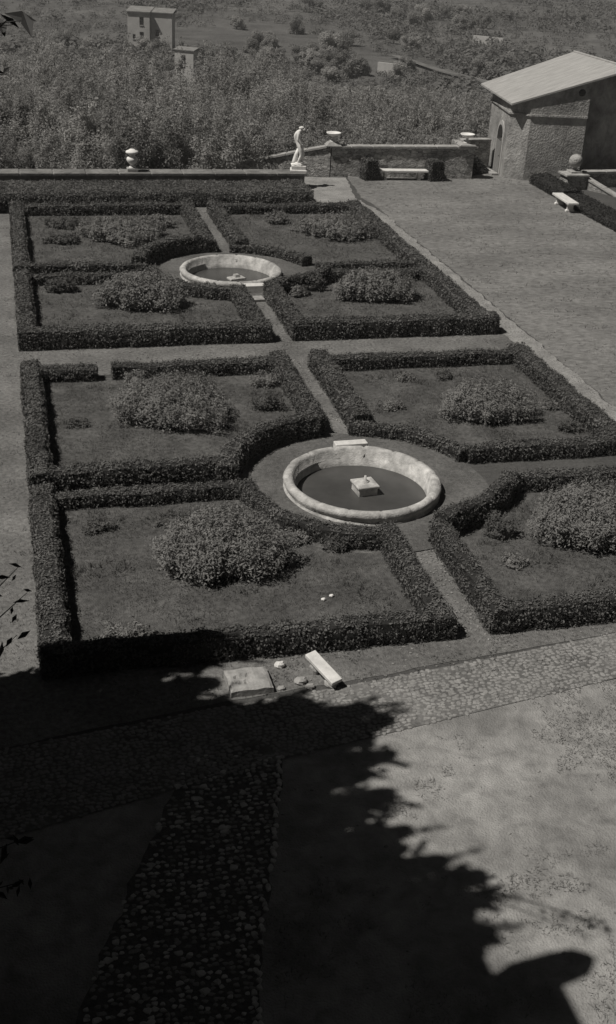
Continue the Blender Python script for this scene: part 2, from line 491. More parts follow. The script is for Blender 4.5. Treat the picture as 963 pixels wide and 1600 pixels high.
while y < 19.2:
    x = -1.6 + rr.uniform(0, .15)
    while x < 18.8:
        xx = x + rr.uniform(-.035, .035)
        yy = y + .15 * xx - .9 + rr.uniform(-.028, .028)
        if inpoly(xx, yy, roadpoly) and rr.random() < (.6 if vnoise((xx, yy), .8, 3) > .3 else .98):
            # smoother trodden band along the middle
            d = yy - (16.75 + .135 * (xx - 4.0))
            worn = abs(d - .35) < .26
            k = .6 if worn else 1
            stone(gs, xx, yy, rr.uniform(.043, .062), rr.uniform(.034, .05), rr.uniform(.006, .02) * k, .014, rr)
        x += .108
    y += .084; row += 1
y = 8.2
while y < 16.6:
    x = -.4
    while x < 4.3:
        xx, yy = x + rr.uniform(-.035, .035), y + rr.uniform(-.03, .03)
        if inpoly(xx, yy, brpoly) and rr.random() < min(1, .35 + .16 * (yy - 8.2) + .25 * (xx - .5)):
            # right kerb course of upright stones, larger scattered stones elsewhere
            right = np.interp(yy, [8, 11.9, 14, 16.35], [2.2, 2.85, 3.55, 4.2]) - xx
            big = rr.random() < .07
            if right < .1: stone(gp, xx, yy, .05, .06, .03, .01, rr)
            elif rr.random() < .3: stone(gp, xx, yy, rr.uniform(.04, .06), rr.uniform(.03, .045), rr.uniform(.006, .02), .01, rr)
            elif big: stone(gp, xx, yy, rr.uniform(.06, .09), rr.uniform(.05, .075), rr.uniform(.01, .025), .01, rr)
            elif rr.random() < .8: stone(gs, xx, yy, rr.uniform(.04, .065), rr.uniform(.03, .048), rr.uniform(.004, .02), .01, rr)
        x += .118
    y += .1
st = gs.build('cobble', 'cobble', parent=road, smooth=False)
st['kind'] = 'stuff'
st = gp.build('cobble', 'palecobble', parent=road); st['kind'] = 'stuff'; st['label'] = 'pale grey cobbles'

# ---------------------------------------------------------------- hedges
def strip(g, path, w, h, dens, leaf, core=True, closed_ends=True, seed=0):
    """clipped hedge along a centreline: uneven core plus leaves on its faces"""
    pts = [np.array(path[0], float)]
    for a, b in zip(path[:-1], path[1:]):
        a = np.array(a, float); b = np.array(b, float)
        k = max(1, int(np.linalg.norm(b - a) / .16))
        for j in range(1, k + 1): pts.append(a + (b - a) * j / k)
    pts = np.array(pts); n = len(pts)
    D = np.gradient(pts, axis=0); D /= np.linalg.norm(D, axis=1, keepdims=True)
    Nn = np.c_[-D[:, 1], D[:, 0]]
    prof = [(-.5, 0.0), (-.52, .35), (-.5, .7), (-.46, .93), (-.36, 1.0), (-.12, 1.01), (.12, 1.01), (.36, 1.0), (.46, .93), (.5, .7), (.52, .35), (.5, 0.0)]
    m = len(prof)
    v = np.zeros((n, m, 3))
    for i in range(n):
        for j, (u, t) in enumerate(prof):
            x, y = pts[i] + Nn[i] * u * (w - .10); z = t * (h - .05)
            d = vnoise((x, y, z), 1.8, seed) * .08 + vnoise((x, y, z), 9, seed + 3) * .03
            dz = vnoise((x, y), .8, seed + 7) * .075 + vnoise((x, y), 4, seed + 2) * .035
            v[i, j] = (x + Nn[i][0] * d * (1 if u > 0 else -1), y + Nn[i][1] * d * (1 if u > 0 else -1), z + (dz if t > .5 else 0) - (.02 if t == 0 else 0))
    I, J = np.meshgrid(np.arange(n - 1), np.arange(m - 1), indexing='ij')
    b = (I * m + J).ravel()
    F = np.stack([b, b + m, b + m + 1, b + 1], 1)
    g.cur = 1
    g.addarr(v.reshape(-1, 3), F)
    g.add(v[0], [tuple(range(m))]); g.add(v[-1], [tuple(range(m))[::-1]])
    g.cur = 0
    VV = v.reshape(-1, 3)
    q = VV[F]
    A = np.linalg.norm(np.cross(q[:, 2] - q[:, 0], q[:, 3] - q[:, 1]), axis=1) / 2
    Nf = np.cross(q[:, 3] - q[:, 1], q[:, 2] - q[:, 0])
    Nf /= np.linalg.norm(Nf, axis=1, keepdims=True) + 1e-9
    cen = np.r_[pts, ] .mean(0)
    # orient outwards from the strip's own centreline
    mid = np.repeat(pts[:-1], m - 1, axis=0)
    out = q.mean(1) - np.c_[mid, np.full(len(mid), h * .4)]
    sg = np.sign((Nf * out).sum(1)); Nf *= sg[:, None]
    cnt = rng.poisson(A * dens * 1.45)
    idx = np.repeat(np.arange(len(F)), cnt)
    a = rng.random((len(idx), 2))
    qq = q[idx]
    P = (qq[:, 0] * ((1 - a[:, :1]) * (1 - a[:, 1:])) + qq[:, 1] * (a[:, :1] * (1 - a[:, 1:])) + qq[:, 2] * (a[:, :1] * a[:, 1:]) + qq[:, 3] * ((1 - a[:, :1]) * a[:, 1:]))
    NN = Nf[idx]
    offs = (rng.uniform(-.02, .05, (len(idx), 1)) + .03) * np.where(NN[:, 2:] > .7, .6, 1.0)
    # gaps: thin the leaves in clumps so that darker holes show
    keep = np.array([vnoise(pp, 6.5, 11) + .5 * vnoise(pp, 15, 4) > -.30 for pp in P])
    tp = keep & (NN[:, 2] > .7); sd = keep & ~tp
    g.leaves((P + NN * offs)[tp], NN[tp], leaf, spread=.28)
    g.leaves((P + NN * offs)[sd], NN[sd], leaf, spread=.6)
    top = (NN[:, 2] > .7) & keep
    Pt = P[top]; Pt = Pt[rng.random(len(Pt)) < .06]
    if len(Pt):
        k3 = np.repeat(Pt, 4, 0) + np.c_[rng.normal(0, .025, (4 * len(Pt), 2)), np.tile([.02, .045, .07, .095], len(Pt))]
        g.leaves(k3, np.tile([[0, 0, 1.]], (len(k3), 1)), leaf * .9, spread=.8)
    # end caps
    for e, s in ((0, -1), (-1, 1)):
        k = rng.poisson(w * h * dens)
        u = rng.uniform(-.5, .5, k); z = rng.uniform(0, h, k)
        P = np.c_[pts[e][0] + Nn[e][0] * u * w, pts[e][1] + Nn[e][1] * u * w, z]
        N = np.tile(np.r_[D[e] * s, 0], (k, 1))
        g.leaves(P + N * .02, N, leaf, spread=.55)

def arc(c, r, a0, a1, n=22):
    return [(c[0] + r * math.cos(R(a0 + (a1 - a0) * i / n)), c[1] + r * math.sin(R(a0 + (a1 - a0) * i / n))) for i in range(n + 1)]
def hedge(label, strips, dens=330, leaf=.042, mat='hedge', name='box_hedge', cat='hedge'):
    g = Geo()
    for i, (path, w, h) in enumerate(strips):
        strip(g, path, w, h, dens, leaf, seed=len(label) + i * 5.3)
    return tag(g.build(name, mat, m2='hedgecore'), label, cat)
LX, RX = .31, 16.93
hedge('clipped box hedge around the front left bed, its front in deep shade', [
    ([(LX, 19.45), (LX, 27.1)], .6, .60), ([(0, 19.7), (8.70, 19.7)], .5, .62), ([(8.44, 19.46), (8.44, 23.8)], .52, .60),
    ([(0.02, 26.78), (5.5, 26.78)], .5, .43), (arc(Cn, 3.15, 179, 266), .48, .5)], 560, .031)
hedge('clipped box hedge around the front right bed, cut off by the photo edge', [
    ([(9.78, 19.5), (9.78, 23.7)], .54, .62), ([(9.52, 19.78), (17.5, 19.78)], .54, .63), ([(12.5, 26.1), (17.5, 26.1)], .55, .5),
    ([(RX, 19.5), (RX, 26.4)], .7, .58), ([(9.85, 23.85), (10.35, 24.1), (11.3, 24.6), (12.05, 25.25), (12.66, 26.0)], .48, .70)], 560, .031)
hedge('clipped box hedge left behind the near fountain with black shaded curve', [
    ([(LX, 27.5), (LX, 35.9)], .6, .62), ([(0.02, 27.82), (5.3, 27.82)], .58, .66), ([(8.36, 30.4), (8.36, 35.9)], .58, .62),
    ([(0.02, 35.55), (2.35, 35.55)], .58, .48), ([(2.85, 35.55), (8.66, 35.55)], .58, .5), (arc(Cn, 3.6, 96, 172), .56, .72)], 480, .035)
hedge('clipped box hedge right behind the near fountain beside the gravel strip', [
    ([(9.74, 30.4), (9.74, 35.9)], .68, .62), ([(12.2, 28.08), (17.3, 28.08)], .58, .5), ([(9.42, 35.55), (17.3, 35.55)], .6, .5),
    ([(RX, 27.8), (RX, 35.9)], .7, .58), (arc(Cn, 3.66, 20, 80), .5, .42)], 480, .035)
hedge('long dark clipped hedge left of the path in front of the far fountain', [
    ([(LX, 38.3), (LX, 46.1)], .6, .58), ([(0, 38.7), (8.68, 38.7)], .76, .68), ([(8.38, 38.35), (8.38, 43.3)], .6, .62),
    ([(.02, 45.8), (5.5, 45.8)], .52, .45), (arc(Cf, 3.2, 180, 264), .5, .5)], 380, .04)
hedge('long dark clipped hedge right of the path in front of the far fountain', [
    ([(9.78, 38.4), (9.78, 43.6)], .64, .62), ([(9.48, 38.75), (17.3, 38.75)], .76, .70), ([(12.4, 45.4), (17.3, 45.4)], .55, .48),
    ([(RX, 38.4), (RX, 46)], .72, .6), ([(9.95, 43.7), (10.3, 43.85), (11.3, 44.4), (12.0, 44.9), (12.5, 45.4)], .5, .7)], 380, .04)
hedge('clipped hedge at the far left bed with black hollow behind the far fountain', [
    ([(LX, 46.6), (LX, 57.3)], .6, .58), ([(.02, 46.95), (5.3, 46.95)], .6, .55), ([(8.38, 49.9), (8.38, 57.3)], .62, .6),
    ([(.02, 56.95), (8.7, 56.95)], .65, .55), (arc(Cf, 3.75, 96, 174), .6, .78)], 330, .045)
hedge('clipped hedge around the far right bed beside the lawn end', [
    ([(9.78, 49.9), (9.78, 57.3)], .66, .58), ([(12.4, 46.6), (17.3, 46.6)], .55, .5), ([(9.5, 56.95), (17.2, 56.95)], .65, .5),
    ([(RX, 46.3), (RX, 57.3)], .72, .58), (arc(Cf, 3.7, 18, 80), .52, .42)], 330, .045)
hedge('broad flat topped hedge running before the low parapet', [([(-3, 59.75), (15.1, 59.75)], 3.0, .78)], 240, .055, 'rough_hedge')
hedge('low dark ivy hedge along the right edge of the lawn', [  # dark hedge added where the ground only lies in shade
    ([(29.9, 63.4), (29.9, 59.0)], 1.25, .62), ([(29.9, 59.0), (30.1, 45)], 1.5, .45)], 260, .05, 'shade_ivy', 'shade_hedge')

# ---------------------------------------------------------------- bed grass
beds = [(.7, 7.95, 20.1, 26.45), (10.3, 16.6, 20.2, 25.8), (.7, 7.95, 28.2, 35.2), (10.2, 16.6, 28.45, 35.2),
        (.7, 7.95, 39.2, 45.4), (10.2, 16.6, 39.2, 45.1), (.7, 7.95, 47.3, 56.5), (10.2, 16.6, 46.9, 56.5)]
for (x0, x1, y0, y1) in beds:
    c = Cn if y0 < 37 else Cf
    X0, X1, Y0, Y1 = x0 - .3, x1 + .3, y0 - .3, y1 + .3
    arcp = [(c[0] + 3.3 * math.cos(2 * math.pi * k / 96), c[1] + 3.3 * math.sin(2 * math.pi * k / 96)) for k in range(96)]
    arcp = [p for p in arcp if X0 < p[0] < X1 and Y0 < p[1] < Y1]
    cor = [p for p in ((X0, Y0), (X1, Y0), (X1, Y1), (X0, Y1)) if math.hypot(p[0] - c[0], p[1] - c[1]) > 3.3]
    # the arc replaces the corner that lies nearest the fountain
    far = max(cor, key=lambda p: math.hypot(p[0] - c[0], p[1] - c[1]))
    pts = cor + [arcp[0], arcp[-1]] + arcp[1:-1]
    pts.sort(key=lambda p: math.atan2(p[1] - (far[1] + .55 * (c[1] - far[1]) * .6), p[0] - (far[0] + .55 * (c[0] - far[0]) * .6)))
    sheet('bed_turf', pts, .028, 'bed')
g = Geo()
for (x0, x1, y0, y1) in beds:
    near = y0 < 37
    n = int((x1 - x0) * (y1 - y0) * (300 if near else 110))
    P = np.c_[rng.uniform(x0, x1, n), rng.uniform(y0, y1, n), np.full(n, .024)]
    c, rad = (Cn, 4.0) if near else (Cf, 3.9)
    P = P[np.hypot(P[:, 0] - c[0], P[:, 1] - c[1]) > rad]
    k = np.array([vnoise(p, .9, 2) + .5 * vnoise(p, 3, 8) for p in P])
    P = P[k > -.25]; k = k[k > -.25]
    g.blades(P, .055 + 0 * 1, .02, .8) if near else g.blades(P, .08, .035, .8)
    # a scatter of longer tussocks
    T = P[(k > .38) & (rng.random(len(P)) < .25)]
    g.blades(np.repeat(T, 3, 0) + np.r_[rng.normal(0, .04, (3 * len(T), 2)).T, [np.zeros(3 * len(T))]].T, .13, .025, .5)
o = g.build('bed_grass', 'grass'); o['kind'] = 'stuff'
g = Geo()
for q_ in range(1):
    n = 60000
    P = np.c_[rng.uniform(3, 14.5, n), rng.uniform(8.5, 18.2, n), np.full(n, .006)]
    k = np.array([vnoise(p, .55, 4) + .6 * vnoise(p, 1.9, 8) + .3 * vnoise(p, 6, 1) for p in P])
    dark = (P[:, 0] > 9.5) & (P[:, 1] > 13.5 + (12.5 - P[:, 0]) * .6)
    P = P[(P[:, 1] < 16.2 + .16 * P[:, 0] - .4) & ((k > .28) | (dark & (k > -.05)))]
    gd = Geo(); gd.blades(P, .035, .014, 1.2)
    gd.blades(P[rng.random(len(P)) < .08], .07, .02, .6)
    o = gd.build('dry_grass', 'drygrass'); o['kind'] = 'stuff'
    gd = Geo()
    for q2 in range(130):
        x, y = rng.uniform(3, 14), rng.uniform(9, 17)
        if y < 16.2 + .16 * x - .5: gd.ball((x, y, .012), rng.uniform(.012, .03), 6, 4, (1.2, 1, .7), .3)
    o = gd.build('gravel_stones', 'cobble'); o['kind'] = 'stuff'
gw = Geo()
for (x0, x1, y0, y1, dn) in ((-.9, 17.5, 35.9, 38.3, 60), (8.7, 9.55, 19.5, 24, 130), (8.7, 9.55, 30, 43.5, 110), (-.9, -.02, 20, 62, 60), (0, 12.5, 18.2, 19.4, 150), (8.7, 9.55, 49.5, 58, 60), (17.4, 18.5, 19, 58, 90)):
    n = int((x1 - x0) * (y1 - y0) * dn)
    P = np.c_[rng.uniform(x0, x1, n), rng.uniform(y0, y1, n), np.full(n, .012)]
    ed = np.minimum(P[:, 0] - x0, x1 - P[:, 0]) if x1 - x0 < y1 - y0 else np.minimum(P[:, 1] - y0, y1 - P[:, 1])
    k = np.array([vnoise(p, 1.3, 6) + .5 * vnoise(p, 4, 2) for p in P]) + .35 * np.exp(-ed / .12) - .16
    P = P[k > 0]
    gw.blades(P, .05, .025, .9)
o = gw.build('path_weeds', 'grass'); o['kind'] = 'stuff'
gp_ = Geo()
for (x0, x1, y0, y1, cn) in ((8.7, 9.55, 19.3, 24, 150), (8.7, 9.55, 30, 43.5, 260), (17.5, 18.45, 22, 58, 900), (-.9, 17.5, 36, 38.2, 260), (2, 12.5, 18.3, 19.4, 160)):
    for q2 in range(cn):
        gp_.ball((rng.uniform(x0, x1), rng.uniform(y0, y1), .015), rng.uniform(.012, .032), 5, 3, (1.2, 1, .6), .3)
o = gp_.build('loose_stones', 'gravel'); o['kind'] = 'stuff'
n = 14000
P = np.c_[rng.uniform(18.6, 29, n), rng.uniform(26, 65.5, n), np.full(n, .006)]
k = np.array([vnoise((p[0] * .5, p[1] * 1.6), .9, 5) for p in P])
P = P[k > .0]
g.blades(P, .06, .05, 1.2)
o = g.build('lawn_grass', 'lawnblade'); o['kind'] = 'stuff'

# ---------------------------------------------------------------- shrubs
def shrub_mesh(rx, ry, h, n, leaf, r):
    """dense mound of many leafy upright shoots with a ragged outline, dark underneath"""
    g = Geo()
    g.ball((0, 0, h * .25), 1, 16, 8, (rx * .8, ry * .8, h * .42), .25)
    ns = max(12, int(n / 34))
    for s in range(ns):
        t = r.uniform(0, 2 * math.pi); q = math.sqrt(r.uniform(0, 1)) * r.uniform(.9, 1.06)
        edge = 1 + .14 * math.sin(3 * t + rx * 7) + .09 * math.sin(7 * t + h * 9)
        bx, by = rx * q * edge * math.cos(t), ry * q * edge * math.sin(t)
        top = h * (1 - .42 * q ** 3) * r.uniform(.75, 1.2)
        lx, ly = bx * .1 + r.normal(0, .06), by * .1 + r.normal(0, .06)
        k = int(34 * r.uniform(.7, 1.3))
        u = r.uniform(.1, 1, k) ** .7
        rad = (.07 + .03 * h) * (1.2 - u * .75)
        P = np.c_[bx + lx * u + r.normal(0, 1, k) * rad, by + ly * u + r.normal(0, 1, k) * rad, top * u + r.normal(0, .03, k)]
        P[:, 2] = np.maximum(P[:, 2], .03)
        N = np.c_[P[:, 0] - bx, P[:, 1] - by, np.full(k, .1)] * 5
        g.leaves(P, N, leaf, spread=.6, upb=.8, asp=.38, r=r)
    return g
def shrub(name, label, x, y, rx, ry, h, n, leaf, seed, m='shrub', cat='shrub', group=None, rot=0):
    r = np.random.default_rng(seed)
    return tag(shrub_mesh(rx, ry, h, n, leaf, r).build(name, m, loc=(x, y, .02), rotz=rot), label, cat, group)
BIG = 'big mounded shrubs at the middle of the beds'
for i, (lab, x, y, rx, ry, h, n) in enumerate([
    ('big mounded shrub in the front left bed, nearest to the camera', 4.35, 23.55, 1.4, 1.25, 1.05, 26000),
    ('big mounded shrub in the front right bed, partly out of the photo', 14.0, 23.5, 1.5, 1.35, 1.1, 24000),
    ('big mounded shrub in the bed left behind the near fountain', 4.45, 32.35, 1.55, 1.5, 1.0, 26000),
    ('low wide mounded shrub in the bed right behind the near fountain', 14.1, 31.3, 1.4, 1.1, .9, 17000),
    ('big mounded shrub left in front of the far fountain', 4.7, 43.1, 1.5, 1.2, 1.05, 17000),
    ('mounded shrub right in front of the far fountain', 14.0, 43.2, 1.45, 1.1, 1.0, 15000),
    ('loose spreading shrub in the farthest left bed', 4.9, 52.7, 1.7, 1.5, .8, 13000),
    ('loose spreading shrub in the farthest right bed', 15.0, 52.8, 1.8, 1.4, .85, 13000)]):
    shrub('mounded_shrub', lab, x, y, rx, ry, h, n, .042 if y < 37 else .055, 50 + i, group=BIG)
SM = 'small plants in the beds'
small = [(3.55, 34.75, .35, .5, 'small bush at the gap in the hedge behind the left middle bed'),
 (1.55, 25.5, .35, .2, 'thin low plant in the far left corner of the front left bed'),
 (1.75, 20.35, .55, .5, 'bushy plant at the front left hedge corner beside the deep shade'),
 (7.3, 32.5, .45, .55, 'leafy bush beside the path hedge in the left middle bed'),
 (7.6, 34.4, .4, .4, 'pale plant near the path hedge at the back of the left middle bed'),
 (7.25, 23.75, .4, .35, 'low plant behind the path hedge in the front left bed'),
 (6.3, 24.2, .4, .25, 'flat plant near the curved hedge of the front left bed'),
 (11.45, 23.7, .45, .55, 'dark leafed bush inside the curved hedge of the front right bed'),
 (11.25, 22.3, .25, .2, 'tiny plant in the middle of the front right bed'),
 (3.5, 25.6, .4, .15, 'creeping plant at the back of the front left bed'),
 (5.0, 25.6, .45, .3, 'spreading plant between big shrub and curved hedge in the front left bed'),
 (1.5, 31.9, .35, .15, 'sparse plant at the left of the left middle bed'),
 (12.3, 34.3, .25, .2, 'small plant under the back hedge of the right middle bed, left one'),
 (13.7, 34.3, .25, .2, 'small plant under the back hedge of the right middle bed, right one'),
 (16.2, 31.4, .3, .25, 'small plant near the right hedge of the right middle bed'),
 (16.1, 29.7, .35, .3, 'low plant in the near right corner of the right middle bed'),
 (11.2, 32.0, .3, .2, 'faint plant at the left of the right middle bed'),
 (1.75, 44.9, .5, .5, 'bush at the left back of the bed before the far fountain'),
 (7.2, 44.6, .4, .3, 'plant by the curved hedge left before the far fountain'),
 (11.6, 44.4, .55, .6, 'bush with pale blossom right before the far fountain'),
 (10.9, 43.6, .35, .35, 'small plant by the path hedge right before the far fountain'),
 (15.8, 54.3, .5, .6, 'bush in the back of the farthest right bed'),
 (12.5, 55.0, .6, .5, 'bush behind the path hedge in the farthest right bed'),
 (2.2, 52.0, .7, .35, 'low bush at the left of the farthest left bed'),
 (6.7, 54.6, .7, .5, 'bush near the path hedge in the farthest left bed'),
 (2.3, 54.8, .8, .4, 'wide low bush at the back left of the farthest left bed')]
for i, (x, y, rad, h, lab) in enumerate(small):
    shrub('small_bush', lab, x, y, rad, rad * .8, h, int(2600 * rad + 200), .04 if y < 37 else .06, 200 + i, 'tuft' if i % 2 else 'shrub', 'plant', SM)
for x, y, lab in ((6.26, 21.41, 'white stone in the grass of the front left bed, left one of the pair'), (6.48, 21.53, 'white stone in the grass of the front left bed, right one of the pair')):
    tag(Geo().ball((0, 0, 0), .055, 8, 5, (1, .9, .7), .35).build('white_stone', 'marble', loc=(x, y, .06)), lab, 'stone')

# ---------------------------------------------------------------- fountains
def fountain(label, c, R0, near):
    t = thing('fountain_basin', label, 'fountain', (c[0], c[1], .016))
    prof = [(R0 - .02, -.02), (R0 - .02, .03), (R0 - .05, .05), (R0 - .07, .10), (R0 - .02, .17), (R0 + .0, .25), (R0 - .03, .32), (R0 - .11, .355), (R0 - .19, .35),
            (R0 - .25, .31), (R0 - .26, .26), (R0 - .29, .245), (R0 - .30, .06), (R0 - .34, .05), (R0 - .36, -.3), (R0 - .37, -.5)]
    Geo().lathe(prof, n=192, jit=.03, notch=13).build('rim', 'stone', t, smooth=True)
    Geo().lathe([(0.001, -.15), (R0 - .35, -.15)], n=64).build('water', 'water', t)
    return t
f1 = fountain('large round stone fountain basin nearer to the camera', (8.68, 26.72), 2.12, True)
f2 = fountain('round stone fountain basin farther off toward the parapet', (8.68, 46.4), 2.1, False)
g = Geo().stack([(.27, .27, -.2), (.27, .27, .24), (.31, .31, .26), (.31, .31, .32), (.2, .2, .35)])
pd = g.build('pedestal', 'stone', f1, (.12, .12, -.2), .12, bevel=.02)
Geo().lathe([(.001, 0), (.12, 0), (.1, .05), (.04, .08), (.03, .2), (.001, .2)], n=14).build('spout', 'stone', pd, (0, 0, .33), smooth=True)
g = Geo().stack([(.36, .22, -.2), (.35, .2, .1), (.12, .13, .13), (.1, .1, .24)])
g.build('pedestal', 'stone', f2, (.25, .1, -.19), .3, bevel=.02)
def slab(name, label, x, y, sx, sy, z0, z1, rot=0, m='benchm', cat='step', bev=.02):
    return tag(Geo().box(-sx / 2, sx / 2, -sy / 2, sy / 2, 0, z1 - z0).build(name, m, loc=(x, y, z0), rotz=rot, bevel=bev), label, cat)
slab('stone_step', 'pale stone step at the back of the near fountain rim', 9.0, 29.05, .95, .3, 0.016, .33, .03)
slab('stone_step', 'pale stone step at the front of the far fountain rim', 9.28, 44.15, 1.1, .4, .016, .34, .03)
slab('stone_step', 'small grey stone on the path below the far fountain step', 9.05, 43.2, .7, .5, .016, .1, .1, 'paving')

# ---------------------------------------------------------------- parapet, walls, vases, statue, benches
def wall_run(g, p0, p1, th, z0, zt0, zt1, step=.35, jit=.03):
    """wall between two ground points with uneven faces, top height zt0 to zt1"""
    a = np.array(p0, float); b = np.array(p1, float); L = np.linalg.norm(b - a); d = (b - a) / L; nn = np.array([-d[1], d[0]])
    k = max(2, int(L / step)); rows = 6
    v = []
    for i in range(k + 1):
        q = a + (b - a) * i / k; zt = zt0 + (zt1 - zt0) * i / k
        for s in (-1, 1):
            for j in range(rows):
                z = z0 + (zt - z0) * j / (rows - 1)
                c = q + nn * s * th / 2
                e = vnoise((c[0], c[1], z), 2.2, s) * jit
                v.append((c[0] + nn[0] * e, c[1] + nn[1] * e, z))
    f = []
    m = 2 * rows
    for i in range(k):
        A = i * m; B = A + m
        for j in range(rows - 1):
            f.append((A + j, B + j, B + j + 1, A + j + 1))
            f.append((A + rows + j, A + rows + j + 1, B + rows + j + 1, B + rows + j))
        f.append((A + rows - 1, B + rows - 1, B + 2 * rows - 1, A + 2 * rows - 1))
    for A in (0, k * m):
        f.append(tuple(A + j for j in range(rows)) + tuple(A + rows + j for j in range(rows - 1, -1, -1)))
    g.add(v, f)
def coping_run(g, p0, p1, th, zt0, zt1, h=.12, unit=1.1):
    a = np.array(p0, float); b = np.array(p1, float); L = np.linalg.norm(b - a); d = (b - a) / L; nn = np.array([-d[1], d[0]])
    k = max(1, int(L / unit)); v = []; ts = []
    for i in range(k):
        for q in (.012, .03, .5, .97, .988): ts.append(((i + q) / k, q))
    for t_, q in ts:
        sh = .03 if q in (.012, .988) else 0.0
        c0 = a + (b - a) * t_; z = zt0 + (zt1 - zt0) * t_ + .012 * vnoise((c0[0], c0[1]), .9)
        for s, zz in ((-1, 0), (-1, h - sh), (1, h - sh), (1, 0)):
            c = c0 + nn * s * (th / 2 - sh * .5); v.append((c[0], c[1], z + zz))
    n = len(ts)
    f = [(4 * i + j, 4 * i + (j + 1) % 4, 4 * i + 4 + (j + 1) % 4, 4 * i + 4 + j) for i in range(n - 1) for j in range(4)]
    f += [(3, 2, 1, 0), tuple(4 * (n - 1) + j for j in range(4))]
    g.add(v, f)
t = thing('low_parapet', 'long low mossy parapet wall behind the broad hedge, topped with wide slabs', 'wall', (0, 62.6, 0))
g = Geo(); wall_run(g, (-6, 0.15), (15.6, .05), .7, -4.2, .72, .72); g.build('wall', 'parapet', t)
g = Geo(); coping_run(g, (-6.1, 0.15), (15.7, .05), 1.1, .72, .72, .13, 1.6); g.build('coping', 'parapet', t, bevel=.015)

W0, W1, W2, W3 = (17.9, 65.6), (26.2, 64.85), (26.3, 67.5), (28.35, 67.8)
t = thing('garden_wall', 'rubble stone garden wall with pale coping behind the long bench', 'wall')
for p0, p1, th, z0, za, zb in (((9.0, 68.9), W0, .45, -6, -.75, 1.56), (W0, W1, .45, -4, 1.56, 1.72), ((26.02, 64.7), (26.1, 67.7), .4, -4, 1.7, 1.66), (W2, W3, .4, -4, 1.6, 1.6)):
    g = Geo(); wall_run(g, p0, p1, th, z0, za, zb, jit=.06); g.build('wall_section', 'rubble', t)
for p0, p1, th, za, zb in (((9.0, 68.9), (17.7, 65.65), .6, -.74, 1.57), ((17.75, 65.6), (26.4, 64.82), .6, 1.57, 1.74), ((26.4, 67.52), W3, .55, 1.61, 1.61)):
    g = Geo(); coping_run(g, p0, p1, th, za, zb, .11); g.build('coping', 'coping', t)
Geo().stack([(.45, .38, 1.685), (.4, .35, 1.74), (.28, .25, 1.88)]).build('vase_block', 'coping', t, (W0[0] + .1, W0[1], 0), -.09, bevel=.01)
Geo().stack([(.5, .4, 1.855), (.45, .38, 1.93), (.3, .28, 1.99)]).build('vase_block', 'coping', t, (25.75, 64.88, 0), -.09, bevel=.01)

def tazza(label, x, y, z, s=1.0, r=0):
    t = thing('garden_urn', label, 'urn', (x, y, z), r, 'shallow stone bowls on the garden wall')
    Geo().lathe([(.001, 0), (.24, 0), (.24, .06), (.14, .1), (.09, .2), (.08, .32), (.12, .36)], n=20).build('foot', 'benchm', t, smooth=True)
    Geo().lathe([(.09, .34), (.14, .37), (.3, .42), (.42, .5), (.47, .57), (.47, .62), (.42, .61), (.34, .53), (.12, .46), (.001, .45)], n=28).build('bowl', 'marble', t, smooth=True)
    t.scale = (s * .88, s * .88, s * .82)
    return t
tazza('shallow white stone bowl on a foot at the bend of the garden wall', W0[0] + .1, W0[1], 1.88)
tazza('shallow white stone bowl on a foot at the right wall end near the outbuilding', 25.75, 64.88, 1.99)
t = thing('stone_vase', 'tall white baluster vase standing on the low parapet', 'vase', (6.38, 62.72, .855))
g = Geo(); g.box(-.28, .28, -.28, .28, 0, .16); g.build('plinth', 'coping', t, bevel=.02)
Geo().lathe([(.001, .16), (.2, .16), (.17, .22), (.1, .27), (.12, .34), (.24, .45), (.3, .58), (.28, .68), (.17, .76), (.15, .82)], n=24).build('vase_body', 'marble', t, smooth=True)
Geo().lathe([(.14, .81), (.2, .86), (.32, .92), (.34, .97), (.3, 1.03), (.2, 1.06), (.12, 1.12), (.001, 1.13)], n=24).build('vase_lid', 'marble', t, smooth=True)

# statue: one continuous skinned body
def skinned(name, joints, edges, m, parent, sub=2, loc=(0, 0, 0)):
    me = bpy.data.meshes.new(name)
    me.from_pydata([j[0] for j in joints], edges, [])
    o = bpy.data.objects.new(name, me); COL.objects.link(o); o.parent = parent; o.location = loc
    sk = o.modifiers.new('skin', 'SKIN'); sk.use_smooth_shade = True
    o.modifiers.new('sub', 'SUBSURF').levels = sub
    o.modifiers['sub'].render_levels = sub
    if not me.skin_vertices: me.attributes  # created with the modifier
    for i, j in enumerate(joints):
        sv = me.skin_vertices[0].data[i]
        r = j[1]; sv.radius = r if hasattr(r, '__len__') else (r, r)
        sv.use_root = (i == 0)
    me.materials.append(MT[m])
    return o
t = thing('garden_statue', 'white marble standing nude figure with bowed head at the parapet end', 'statue', (15.35, 62.75, .855), R(-12)); t.scale = (1.25, 1.2, 1.04)
Geo().stack([(.36, .33, 0), (.36, .33, .09), (.31, .29, .11), (.31, .29, .3)]).build('plinth', 'benchm', t, bevel=.01)
Geo().ball((-.05, 0, .34), .3, 12, 7, (1, .9, .45), .3).build('rock_base', 'marble', t)
